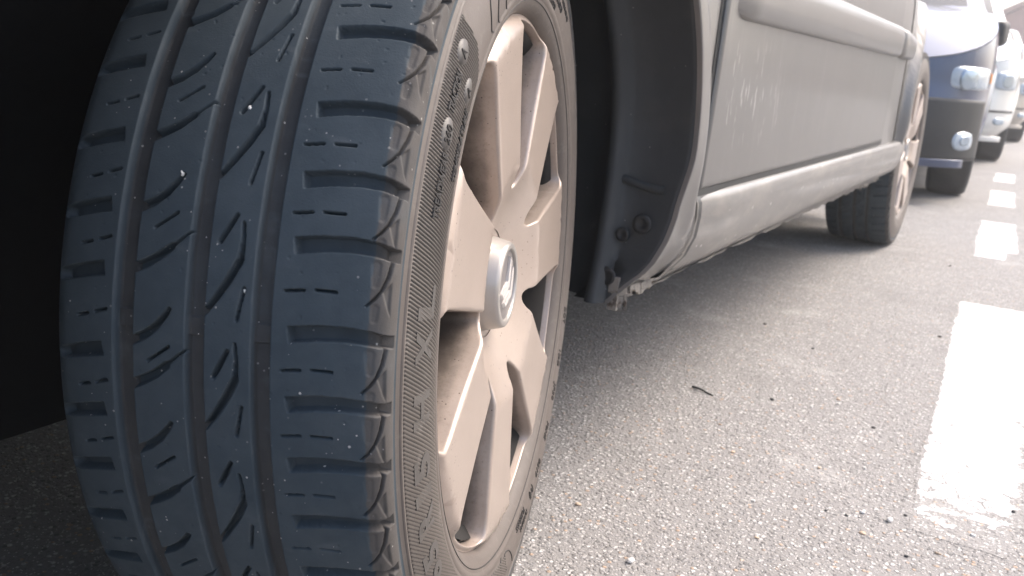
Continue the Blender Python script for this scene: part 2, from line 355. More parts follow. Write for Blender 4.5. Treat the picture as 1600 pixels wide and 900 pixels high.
single('asphalt_grit', V, F, M['chips'], 'fine stone grit bedded in the road surface', None, None, 'stuff', smooth=False)

def pebble(px, py, s, mat, label, cat, group=None, flat=0.6, name='pebble'):
    bm = bmesh.new(); bmesh.ops.create_icosphere(bm, subdivisions=2, radius=1.0)
    r2 = np.random.default_rng(int(abs(px*1000)+abs(py*7000)))
    ax_ = 1+0.35*r2.normal(size=3)*0.6
    V = np.array([v.co[:] for v in bm.verts]); nd = r2.normal(size=(6, 3)); nd /= np.linalg.norm(nd, axis=1)[:, None]
    for q in nd: d = V@q; V -= np.clip(d-0.72, 0, 1)[:, None]*q
    V = V*s*1.3*np.array([1.0*ax_[0], 0.8*ax_[1], flat]); F = [[v.index for v in f.verts] for f in bm.faces]; bm.free()
    V += np.array([px, py, -V[:, 2].min()-0.0004]); single(name, V, F, mat, label, cat, group)
def on_ground(x, y):
    d = cf+(x-800)/1405.5*cr-(y-450)/1405.5*cu; P = CAM+d*(0-CAM[2])/d[2]; return P[0], P[1]
# loose stones lying on the road, at the spots where the photograph shows them
for (x, y, s) in ((1390, 815, .0042), (1347, 802, .0026), (1520, 838, .0028), (1268, 637, .0024), (1058, 763, .0024), (985, 879, .0040), (1310, 632, .0022), (1351, 733, .0028), (1177, 784, .0021)):
    gx, gy = on_ground(x, y); pebble(gx, gy, s, M['wstone'], 'small pale pebble lying loose on the asphalt', 'pebble', 'pale pebbles on the road')
for (x, y, s) in ((1365, 669, .0026), (1206, 625, .0028), (1468, 527, .0034), (1415, 826-20, .0022), (1322, 806, .0019), (1416, 870, .0022), (1583, 801, .0030), (1270, 545, .0024), (1195, 507, .0028), (1290, 798, .0016), (1484, 393+23, .003)):
    gx, gy = on_ground(x, y); pebble(gx, gy, s, M['dstone'], 'small black crumb of tar lying on the asphalt', 'tar crumb', 'black tar crumbs on the road', 0.5, 'tar_crumb')
for (x, y, s) in ((1145, 707, .0028), (903, 789, .0030), (1125, 664, .0024), (1280, 732, .0026), (952, 650, .0024), (1347, 834, .0028), (1465, 866, .0026), (1182, 841, .0022), (1310, 625, .0028), (1127, 760-60, .0018)):
    gx, gy = on_ground(x, y); pebble(gx, gy, s, M['tstone'], 'small tan stone chip lying on the asphalt', 'stone chip', 'tan stone chips on the road', 0.45, 'stone_chip')
p0 = on_ground(1082, 606); p1 = on_ground(1114, 619)
mb = MB(); pts = [np.array([p0[0]+(p1[0]-p0[0])*t, p0[1]+(p1[1]-p0[1])*t, 0.0022+0.0012*math.sin(t*5)]) for t in np.linspace(0, 1, 7)]
dv = np.array([p1[0]-p0[0], p1[1]-p0[1], 0]); dv /= np.linalg.norm(dv); nv = np.array([-dv[1], dv[0], 0])
rings = np.array([[p_+(nv*math.cos(q)+np.array([0, 0, 1])*math.sin(q))*(0.0020-0.0010*i/6) for q in np.linspace(0, 2*math.pi, 7)] for i, p_ in enumerate(pts)])
mb.grid(rings); single('twig', mb.V, mb.F, M['dstone'], 'short thin dark twig lying on the asphalt', 'twig')

# ------------------------------------------------------------------ the detailed wheel (local axes: x outward, y to the rear, z up)
RT = 0.315
half = [(.082,.2150),(.0925,.2190),(.0985,.2265),(.1012,.2380),(.1030,.2520),(.1020,.2660),(.0987,.2800),(.0974,.2848),(.0968,.2872),(.0955,.2892),(.0952,.2925),(.0966,.2955),(.0964,.3010),(.0945,.3055),(.0900,.3090),(.0820,.3112),(.0600,.3133),(.0300,.3146)]
A0 = 0.000
prof = half+[(A0, .315)]+[(2*A0-a_, r_) for a_, r_ in half[::-1]]
pf = catmull(prof, 40)
seg = np.r_[0, np.cumsum(np.hypot(*np.diff(pf, axis=0).T))]
def prof_at(s): return np.interp(s, seg, pf[:, 0]), np.interp(s, seg, pf[:, 1])
i_top = np.argmin(abs(pf[:, 0]-A0)+10*(pf[:, 1] < .31))
# row spacing: fine over the tread, coarser down the walls
def s_of(i): return seg[i*40]
s_tread0, s_tread1 = s_of(9), seg[-1]-s_of(9)
rows = np.r_[np.linspace(0, s_tread0, 46, endpoint=False), np.arange(s_tread0, s_tread1, 0.00056), np.linspace(s_tread1, seg[-1], 26)]
c_f = np.arange(-0.200, 0.340, 0.00050); full = 2*math.pi*RT
c_c = np.arange(0.340, full-0.200, 0.005)
ccol = np.r_[c_f, c_c]                                    # arc length at radius RT; 0 = front, up positive
ra, rr = prof_at(rows)
dsa = np.gradient(ra); dsr = np.gradient(rr); ln = np.hypot(dsa, dsr); na, nr = -dsr/ln, dsa/ln      # outward normal in (a, r)
sgn = np.sign(np.interp(seg[i_top], rows, nr)); na, nr = na*sgn, nr*sgn
A_mm = ra*1000; Cmm = ccol*1000; FULL = full*1000
D = np.zeros((len(rows), len(ccol)))                       # groove depth in mm
tread_row = (rr > 0.2985)
DU = np.zeros_like(D)
def line_depth(pts, widths, depth, soft=0.7, rowmask=None, flat=False, dust=0.0):
    """cut a groove along a polyline pts [(a, c)] in mm, widths per point"""
    pts = np.array(pts, float); widths = np.array(widths, float)
    cmin, cmax = pts[:, 1].min()-8, pts[:, 1].max()+8
    for sh in (0, FULL, -FULL):
        jj = np.where((Cmm+sh > cmin) & (Cmm+sh < cmax))[0]
        if len(jj) == 0: continue
        ii = np.where((A_mm > pts[:, 0].min()-6) & (A_mm < pts[:, 0].max()+6) & (tread_row if rowmask is None else rowmask))[0]
        if len(ii) == 0: continue
        X = A_mm[ii][:, None]; Y = Cmm[jj][None, :]+sh; best = np.zeros((len(ii), len(jj)))
        for k in range(len(pts)-1):
            p, q = pts[k], pts[k+1]; d = q-p; L2 = (d*d).sum()
            t = np.clip(((X-p[0])*d[0]+(Y-p[1])*d[1])/L2, 0, 1); dist = np.hypot(X-p[0]-t*d[0], Y-p[1]-t*d[1]); w = widths[k]+(widths[k+1]-widths[k])*t
            hit = 1-sstep(w/2-soft*0.5, w/2+soft*0.5, dist)
            if flat and k == 0: tr = ((X-p[0])*d[0]+(Y-p[1])*d[1])/math.sqrt(L2); hit = hit*sstep(-0.4, 0.4, tr)
            best = np.maximum(best, hit)
        D[np.ix_(ii, jj)] = np.maximum(D[np.ix_(ii, jj)], depth*best)
        if dust: DU[np.ix_(ii, jj)] = np.maximum(DU[np.ix_(ii, jj)], dust*sstep(.6, 1, best))
def poly_depth(poly, depth, soft=.8):
    poly = np.array(poly, float)
    for sh in (0, FULL, -FULL):
        jj = np.where((Cmm+sh > poly[:, 1].min()-3) & (Cmm+sh < poly[:, 1].max()+3))[0]; ii = np.where((A_mm > poly[:, 0].min()-3) & (A_mm < poly[:, 0].max()+3) & (rr > .295) & (A_mm > 0))[0]
        if len(jj) == 0 or len(ii) == 0: continue
        X = A_mm[ii][:, None]; Y = Cmm[jj][None, :]+sh; m = np.full((len(ii), len(jj)), 1e9); ar2 = sum(poly[k-1][0]*poly[k][1]-poly[k][0]*poly[k-1][1] for k in range(len(poly)))
        for k in range(len(poly)):
            p, q = poly[k-1], poly[k]; d = q-p; m = np.minimum(m, ((Y-p[1])*d[0]-(X-p[0])*d[1])/np.hypot(*d)*np.sign(ar2))
        D[np.ix_(ii, jj)] = np.maximum(D[np.ix_(ii, jj)], depth*sstep(-soft/2, soft/2, m))
for a0_, a1_ in ((-55.6, -43.2), (-12.2, -1.2), (25.3, 36.0)):
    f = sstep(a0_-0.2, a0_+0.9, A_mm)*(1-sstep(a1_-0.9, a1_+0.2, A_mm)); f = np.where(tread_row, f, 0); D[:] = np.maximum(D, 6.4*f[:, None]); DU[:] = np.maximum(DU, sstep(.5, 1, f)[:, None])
def extend(seq, step):
    seq = sorted(seq); lo, hi = seq[0], seq[-1]; out = list(seq)
    n_left = FULL-(hi-lo); k = int(round(n_left/step)); st = n_left/k
    out += [hi+st*i for i in range(1, k)]; return out
Rsl = extend([204.5, 157.5, 119.2, 85.3, 39.6, 2.6, -32, -68, -105.6, -143, -181], 38)
Lsl = extend([181.4, 137, 98.2, 63.9, 20, -14.6, -49, -85.2, -121, -158, -195], 38)
Mid = extend([277, 207, 137.4, 66.7, 4.0, -69.4, -140], 70.5)
def nxt(seq, c):
    d = [(q-c) % FULL for q in seq if (q-c) % FULL > 1]; return min(d)
for c in Rsl:
    pit = nxt(Rsl, c)
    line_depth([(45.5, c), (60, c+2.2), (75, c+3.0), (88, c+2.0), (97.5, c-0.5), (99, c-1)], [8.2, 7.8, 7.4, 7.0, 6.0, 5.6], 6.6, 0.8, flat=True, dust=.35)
    m = c+pit*0.5-0.5
    line_depth([(42.6, m), (52.3, m+1.2)], [1.15, 1.15], 6.0, 0.6); line_depth([(58.7, m+1.8), (69.4, m+1.8)], [1.15, 1.15], 6.0, 0.6)
    o = c
    line_depth([(85.0, o-27), (88.5, o-23.5), (91.5, o-19), (93.8, o-12), (94.8, o-5), (95.2, o-2)], [0.8, 0.9, 1.0, 1.1, 1.1, 1.1], 3.5, 0.6)
    poly_depth([(95.2, o-15), (92.3, o-19.5), (95.4, o-31)], 1.3)
    line_depth([(88.2, o-6), (88.4, o-16)], [4.5, 3.0], 0.5, 1.6); line_depth([(89, o-28), (89, o-34)], [4, 3], 0.5, 1.6)
for c in Lsl:
    pit = nxt(Lsl, c)
    line_depth([(-62.5, c), (-74, c-2.2), (-84, c-4.6), (-90, c-6)], [7.6, 7.4, 7.0, 6.0], 6.0, 0.8, flat=True, dust=.3)
    m = c+pit*0.5-1
    line_depth([(-59.8, m+1), (-66.6, m-1.2)], [1.15, 1.15], 6.0, 0.6); line_depth([(-71.5, m-2.6), (-77.6, m-4.2)], [1.15, 1.15], 6.0, 0.6)
for c in Mid:
    line_depth([(-43.5, c-1), (-38, c+1.5), (-30, c+6), (-22.5, c+12)], [5.0, 4.6, 4.2, 3.6], 7.0, 0.6)
    line_depth([(-22.5, c+12), (-17, c+16.8), (-11, c+21.5)], [1.6, 1.2, 1.1], 3.5, 0.6)
    line_depth([(-43, c-39.5), (-36, c-36), (-29, c-30.5), (-24, c-24.5), (-21.5, c-20.8)], [4.4, 4.2, 3.6, 2.7, 1.8], 7.0, 0.6)
    line_depth([(-33.7, c-49.7), (-21.4, c-40.9)], [1.15, 1.15], 6.0, 0.6)
    e = c-20
    line_depth([(-0.8, e), (6, e+9.5), (12, e+19), (16.8, e+28.5)], [2.4, 3.2, 3.8, 3.6], 7.5, 0.6)
    line_depth([(16.8, e+28.5), (17.4, e+38), (16.6, e+47.5)], [3.4, 2.2, 1.3], 7.0, 0.6)
    line_depth([(4.6, e-34), (8.6, e-26.5), (12.4, e-19.4)], [2.2, 2.5, 1.7], 7.0, 0.6)
    line_depth([(17.0, e-2.5), (20.2, e+14)], [1.5, 1.5], 6.5, 0.6)
# shallow lettering-like pips and the tread wear bars in the grooves
for c in np.arange(-200, FULL-200, FULL/6)+238:
    for a0_ in (-49, -7, 30.5):
        ii = np.where(abs(A_mm-a0_) < 5.5)[0]; jj = np.where(abs(Cmm-c) < 5)[0]
        if len(jj): D[np.ix_(ii, jj)] = np.minimum(D[np.ix_(ii, jj)], 4.8)
# small chips and notches torn out of the block edges
for k in range(420):
    a_, c_ = rng.uniform(-80, 92), rng.uniform(-230, 390); line_depth([(a_, c_), (a_+rng.normal(0, .5), c_+rng.normal(0, .5)+.01)], [rng.uniform(.4, 1.3)]*2, rng.uniform(.15, .5), 0.8)
Dm = D/1000.0
TH = ccol/RT
ar = ra[:, None]-na[:, None]*Dm; rrd = rr[:, None]-nr[:, None]*Dm
P = np.stack([ar, -rrd*np.cos(TH)[None, :], rrd*np.sin(TH)[None, :]], -1)
worn = np.repeat((sstep(.0800, .0935, ra)*1.0)[:, None], len(ccol), 1)
worn = np.maximum(worn, np.repeat(np.where((rr < .2985), 1.0, 0.0)[:, None], len(ccol), 1)*np.where(ra > 0, 1, 0.25)[:, None])
worn[(rr > .2885) & (rr < .2945) & (ra > 0)] = 0.0
tyre_mesh = make_mesh('tyre', P.reshape(-1, 3), gridF(len(rows), len(ccol), wrapc=True, flip=False), M['tread'], True, dict(depth=DU, worn=worn))
# sidewall gets its own rubber
tyre_mesh.materials.append(M['side'])
mi = np.repeat((rr[:-1] < 0.2885).astype(np.int32), len(ccol)); tyre_mesh.polygons.foreach_set('material_index', mi)

sr_ = np.array([q[1] for q in half[:10]]); sa_ = np.array([q[0] for q in half[:10]])
pfo = pf[:10*40]
def side_a(r): return np.interp(r, pfo[:, 1], pfo[:, 0])
def sidept(r, th, h): return np.stack([side_a(r)+h, -r*np.cos(th), r*np.sin(th)], -1)
# ribbed band on the outer wall: straight parallel ribs, 2 mm apart
th_b = np.arange(R(-88), R(50), 0.00036/0.262); r_b = np.linspace(0.2395, 0.2842, 40)
RR, TT = np.meshgrid(r_b, th_b, indexing='ij')
w_ = (-math.sin(R(33))*np.cos(TT)+math.cos(R(33))*np.sin(TT))*RR
tri = np.abs(((w_/0.0021) % 1.0)-0.5)*2
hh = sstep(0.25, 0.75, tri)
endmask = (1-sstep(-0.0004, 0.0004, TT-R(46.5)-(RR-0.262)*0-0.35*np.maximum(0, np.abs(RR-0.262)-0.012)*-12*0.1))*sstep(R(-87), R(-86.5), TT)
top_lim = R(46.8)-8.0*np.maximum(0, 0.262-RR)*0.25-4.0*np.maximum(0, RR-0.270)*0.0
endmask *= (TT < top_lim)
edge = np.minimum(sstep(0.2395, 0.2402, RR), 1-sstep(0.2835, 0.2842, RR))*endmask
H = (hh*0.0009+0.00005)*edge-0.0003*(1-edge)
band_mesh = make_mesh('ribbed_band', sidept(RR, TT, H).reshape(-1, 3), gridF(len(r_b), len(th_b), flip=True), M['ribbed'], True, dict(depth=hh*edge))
# raised ring lines
def ring_mesh(name, r0, r1, h, mat, t0=-math.pi, t1=math.pi, n=360):
    th = np.linspace(t0, t1, n); rs = np.array([r0, r0+(r1-r0)*.25, r0+(r1-r0)*.75, r1]); hs = np.array([-.0004, h, h, -.0004])
    Pq = sidept(rs[:, None]+0*th[None], th[None]+0*rs[:, None], hs[:, None]+0*th[None]); return make_mesh(name, Pq.reshape(-1, 3), gridF(4, n, flip=True), mat)
def text_mesh(body, r_base, height, th_center, h=0.0010, width=None, mat=None, name='lettering', bold=0.0, spacing=1.0, rev=False):
    cv = bpy.data.curves.new('t', 'FONT'); cv.body = body; cv.size = 1.0; cv.extrude = 0.05; cv.align_x = 'CENTER'; cv.offset = bold; cv.space_character = spacing; cv.resolution_u = 4
    o = bpy.data.objects.new('t', cv); col.objects.link(o); dg = bpy.context.evaluated_depsgraph_get()
    me = bpy.data.meshes.new_from_object(o.evaluated_get(dg)); bpy.data.objects.remove(o); bpy.data.curves.remove(cv)
    V = np.array([v.co[:] for v in me.vertices]); F = [tuple(p.vertices) for p in me.polygons]; bpy.data.meshes.remove(me)
    cap = 0.70; k = height/cap; x = V[:, 0]*k
    if width: x = x*width/(x.max()-x.min())
    r_ = r_base+V[:, 1]*k; hz = np.where(V[:, 2] > 0, h, -0.0006)
    return make_mesh(name, sidept(r_, th_center+x/(r_base+height/2), hz), F, mat or M['letter'], False)
def line_strip(pts, w, h, mat, name='moulded_line'):
    """thin raised or dark line on the wall along (r, theta deg)"""
    Q = catmull([(r_, R(t_)) for r_, t_ in pts], 10); d = np.gradient(Q, axis=0); tx = d[:, 0]; ty = d[:, 1]*Q[:, 0]; L = np.hypot(tx, ty)
    nx, ny = -ty/L, tx/L; rows_ = []
    for o_, hz in ((-.5, -.0004), (-.3, h), (.3, h), (.5, -.0004)): rows_.append(sidept(Q[:, 0]+nx*w*o_, Q[:, 1]+ny*w*o_/Q[:, 0], np.full(len(Q), hz)))
    return make_mesh(name, np.array(rows_).reshape(-1, 3), gridF(4, len(Q)), mat)
def oval_mesh(r_, th, sr, st, h=0.00115):
    V = [sidept(np.array(r_), np.array(th), h)]+[sidept(np.array(r_+sr*math.sin(q)), np.array(th+st*math.cos(q)/r_), h) for q in np.linspace(0, 2*math.pi, 24, endpoint=False)]
    V += [sidept(np.array(r_+sr*1.05*math.sin(q)), np.array(th+st*1.05*math.cos(q)/r_), -0.0005) for q in np.linspace(0, 2*math.pi, 24, endpoint=False)]
    F = [(0, 1+k, 1+(k+1) % 24) for k in range(24)]+[(1+k, 25+k, 25+(k+1) % 24, 1+(k+1) % 24) for k in range(24)]
    return make_mesh('grade_oval', V, F, M['letter'])
def dg_(deg): return R(deg)
wall_parts = [('ribbed_band', band_mesh)]
wall_parts += [('moulded_ring', ring_mesh('moulded_ring', .2300, .2380, .0007, M['side'])), ('moulded_ring', ring_mesh('moulded_ring', .2843, .2868, .0010, M['side'])), ('moulded_ring', ring_mesh('moulded_ring', .2275, .2284, .0005, M['cut']))]
for body, th, wd in (('L', 10.6, .019), ('X', 5.6, .019), ('H', -2.2, .020), ('5', -10.2, .017), ('1', -14.4, .008), ('R', -19.2, .019), ('5', -25.6, .017), ('6', -30.3, .017), ('/', -34.6, .010), ('5', -38.8, .017), ('0', -43.6, .017), ('2', -48.2, .017)):
    wall_parts.append(('lettering', text_mesh(body, .2572, .0172, dg_(th), .00105, wd, bold=0.035)))
for body, rb, hgt_, th, wd in (('TREADWEAR', .2655, .0062, 24.7, .0385), ('TRACTION', .2690, .0060, 36.6, .0270), ('TEMPERATURE', .2480, .0062, 31.6, .0460)):
    wall_parts.append(('lettering', text_mesh(body, rb, hgt_, dg_(th), .0016, wd, bold=0.03, mat=M['cut'])))
for rb, th, sr, st, body in ((.2700, 31.0, .0056, .0098, '260'), (.2735, 42.2, .0056, .0085, 'A'), (.2560, 39.2, .0052, .0085, 'A')):
    wall_parts.append(('grade_oval', oval_mesh(rb, dg_(th), sr, st))); wall_parts.append(('lettering', text_mesh(body, rb-.0032, .0060, dg_(th), .0018, None if body == 'A' else .011, mat=M['cut'])))
for body, th, wd in (('DOT', -160, .018), ('1DD', -149, .018), ('JF30', -140, .020), ('70HE', -129.5, .021), ('0519', -119, .021)):
    wall_parts.append(('lettering', text_mesh(body, .2445, .0072, dg_(th), .0007, wd, mat=M['cut'])))
wall_parts += [('lettering', text_mesh('RADIAL', .2475, .0060, dg_(-103), .0007, .030, mat=M['cut'])), ('lettering', text_mesh('TUBELESS', .2385, .0060, dg_(-101), .0007, .034, mat=M['cut'])), ('lettering', text_mesh('(e4)', .2440, .0080, dg_(-111.5), .0007, .014, mat=M['cut']))]
for rb, th in ((.2360, 104), (.2450, 110), (.2540, 117)): wall_parts.append(('lettering', text_mesh('MAX LOAD', rb, .0055, dg_(th), .0007, .034, mat=M['cut'])))
for pts in ([(.269, 56), (.258, 54.5), (.246, 54), (.240, 55.5)], [(.276, 64), (.262, 60), (.250, 58.5), (.240, 59), (.234, 61)], [(.276, 72), (.262, 66.5), (.246, 64), (.236, 65)], [(.274, 79), (.258, 74), (.244, 71), (.236, 72)], [(.274, 86), (.256, 82), (.240, 80)], [(.262, 57.5), (.252, 62), (.244, 70), (.242, 78)],
            [(.275, -88), (.262, -84), (.246, -82), (.236, -83)], [(.275, -80), (.260, -77), (.244, -76)], [(.270, -72), (.254, -70), (.240, -70.5)], [(.262, -93), (.244, -90), (.240, -86), (.256, -87)]):
    wall_parts.append(('moulded_line', line_strip(pts, .0013, .0006, M['cut'])))

# ---- seven-spoke alloy face
NS = 7; WOFF = 46.0
def a_face(r):
    r = np.asarray(r, float)
    bowl = 0.0720+(0.0945-0.0720)*np.clip((r-.044)/(.100-.044), 0, 1)
    out = 0.0945+(r-.100)*0.022
    a_ = np.where(r < .1, bowl, out)
    k = sstep(.092, .108, r); a_ = np.where((r > .088) & (r < .112), (bowl*(1-k)+np.minimum(out, .0970)*k), a_)
    return a_-0.0085*sstep(.2070, .2168, r)**1.5
def alloy_mesh(ns=7, woff=46.0, x_tip=0.068, gam=R(20.5), r_out=0.2122, name='wheel', nray=144, scale=1.0):
    ha = math.pi/ns; V = []; F = []; Dt = []
    def sdf(x, y):            # window: x along the window axis, y across
        d1 = (x_tip-x)*math.sin(gam)+y*math.cos(gam); d2 = (x_tip-x)*math.sin(gam)-y*math.cos(gam); d3 = np.hypot(x, y)-r_out
        k = 0.0045; m = np.maximum(np.maximum(d1, d2), d3); return m+k*np.log(np.exp((d1-m)/k)+np.exp((d2-m)/k)+np.exp((d3-m)/k))
    cx = 0.160
    ang = np.linspace(0, 2*math.pi, nray, endpoint=False); dx, dy = np.cos(ang), np.sin(ang)
    tt = np.linspace(0.001, 0.15, 900)
    rwin = np.array([tt[np.argmax(sdf(cx+tt*c, tt*s) > 0)] for c, s in zip(dx, dy)])
    rwin = np.convolve(np.r_[rwin[-2:], rwin, rwin[:2]], np.ones(5)/5, 'valid')
    def outside(x, y): return (np.hypot(x, y) > .2168) | (np.hypot(x, y) < .046) | (np.abs(np.arctan2(y, x)) > ha)
    t2 = np.linspace(0.001, 0.2, 4000)
    rsec = np.array([t2[np.argmax(outside(cx+t2*c, t2*s))] for c, s in zip(dx, dy)])
    rsec = np.maximum(rsec, rwin+.0036)
    # snap nearest rays to the four sector corners
    for (cr_, ca) in ((.2168, ha), (.2168, -ha), (.046, ha), (.046, -ha)):
        px, py = cr_*math.cos(ca)-cx, cr_*math.sin(ca); k = np.argmin(np.abs(np.angle(np.exp(1j*(ang-math.atan2(py, px)))))); ang[k] = math.atan2(py, px); dx[k], dy[k] = math.cos(ang[k]), math.sin(ang[k]); rsec[k] = math.hypot(px, py)
    loops = []
    for f in (0, .2, .4, .6, .8, .92): loops.append((rsec+(rwin+.0035-rsec)*f, 0.0, 0.0))
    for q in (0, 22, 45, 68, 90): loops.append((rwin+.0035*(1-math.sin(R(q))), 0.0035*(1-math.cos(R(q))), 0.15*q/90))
    loops += [(rwin-.0012, .012, .55), (rwin-.0026, .022, .8), (rwin-.004, .033, .95), (rwin-.0055, .050, 1.0)]  # last value grows with depth: brake dust plus painted shade
    for s_ in range(ns):
        base_ang = R(woff)+s_*2*ha; b0 = len(V)
        for (rd, drop, dirt_shade) in loops:
            x = cx+rd*dx; y = rd*dy; rr_ = np.hypot(x, y); th = base_ang+np.arctan2(y, x)
            aa = a_face(rr_)-drop
            for a_, r2, t_ in zip(aa, rr_, th): V.append((a_, -r2*math.cos(t_), r2*math.sin(t_))); Dt.append(dirt_shade)
        n = nray
        for i in range(len(loops)-1):
            for j in range(n): F.append((b0+i*n+j, b0+(i+1)*n+j, b0+(i+1)*n+(j+1) % n, b0+i*n+(j+1) % n))
    # hub floor and outer lip
    mb = MB(); mb.lathe([(.0500, .030), (.0718, .036), (.0720, .0464)], 96); mb.lathe([(float(a_face(.2166)), .2166), (.0868, .2178), (.0845, .2176), (.0800, .2100)], 120)
    k = len(V); V += mb.V; F += [tuple(i+k for i in f) for f in mb.F]; Dt += [0.1]*len(mb.V)
    bm_v = np.array(V)
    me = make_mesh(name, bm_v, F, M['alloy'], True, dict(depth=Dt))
    bm = bmesh.new(); bm.from_mesh(me); bmesh.ops.remove_doubles(bm, verts=bm.verts, dist=0.0002); bmesh.ops.recalc_face_normals(bm, faces=bm.faces); bm.to_mesh(me); bm.free()
    me.polygons.foreach_set('use_smooth', np.ones(len(me.polygons), bool)); return me
alloy7 = alloy_mesh(7, WOFF)
mb = MB(); mb.lathe([(.0850, .2085), (.0780, .2000), (.0650, .1960), (.030, .1905), (-.06, .186), (-.085, .196), (-.088, .214)], 72); mb.lathe([(.048, .030), (.045, .07), (.040, .12), (.036, .15), (.020, .152), (-.02, .156), (-.022, .188)], 48)
barrel_mesh = make_mesh('rim_barrel', mb.V, mb.F, M['barrel'])
mb = MB(); mb.lathe([(.064, .0415), (.076, .0392), (.0862, .0366), (.0890, .0354), (.0899, .0338), (.0899, .0312), (.0896, .0300), (.0875, .0296)], 72)
cap_mesh = make_mesh('hub_cap', mb.V, mb.F, M['capmetal'])
mb = MB(); mb.lathe([(.0877, .0298), (.0880, .015), (.0882, .0002)], 48); disc_mesh = make_mesh('badge_ground', mb.V, mb.F, M['capgrey'])
def chevron_mesh(off):
    """one of the two chevrons of the badge; apex towards the badge's top"""
    apex, wx, dz, th = 0.0085, 0.0200, 0.0115, 0.0062
    pts2 = [(-wx, apex-dz-th*0.9), (-wx, apex-dz+th*.1), (0, apex), (wx, apex-dz+th*.1), (wx, apex-dz-th*0.9), (0, apex-th*1.25)]
    V = []
    for h in (0.0875, 0.0902): V += [(h, x*(1 if h < .089 else .92), z+off) for x, z in pts2]
    F = [(6, 7, 8, 11), (8, 9, 10, 11)]+[(k, (k+1) % 6, 6+(k+1) % 6, 6+k) for k in range(6)]
    ca, sa = math.cos(R(-135)), math.sin(R(-135)); V = [(a_, y*ca-z*sa, y*sa+z*ca) for a_, y, z in V]
    me = make_mesh('chevron', V, F, M['chrome'], False); bm = bmesh.new(); bm.from_mesh(me); bmesh.ops.recalc_face_normals(bm, faces=bm.faces); bm.to_mesh(me); bm.free(); return me
chev = [chevron_mesh(0.0072), chevron_mesh(-0.0062)]
mb = MB(); mb.lathe([(0, .0001), (0, .004), (.022, .0036), (.030, .0045), (.034, .0040), (.036, .0001)], 14); Vv = np.array(mb.V)+np.array([.045, 0, 0])
vr, vt = .183, R(112); Vv[:, 1] += -vr*math.cos(vt); Vv[:, 2] += vr*math.sin(vt); valve_mesh = make_mesh('valve_stem', Vv, mb.F, M['black'])
def place_wheel(parent, base, loc, rotz, camber=0.0, spin=0.0, detail=True):
    Mx = Matrix.Translation(Vector(loc)-Vector(base)) @ Matrix.Rotation(rotz, 4, 'Z') @ Matrix.Rotation(-camber, 4, 'Y') @ Matrix.Rotation(spin, 4, 'X')
    w = bpy.data.objects.new('wheel', alloy7); col.objects.link(w); w.parent = parent; w.matrix_basis = Mx
    parts = [('tyre', tyre_mesh), ('rim_barrel', barrel_mesh), ('hub_cap', cap_mesh), ('badge_ground', disc_mesh), ('chevron', chev[0]), ('chevron', chev[1]), ('valve_stem', valve_mesh)]
    if detail: parts += wall_parts
    for n_, me in parts:
        o = bpy.data.objects.new(n_, me); col.objects.link(o); o.parent = w
    return w

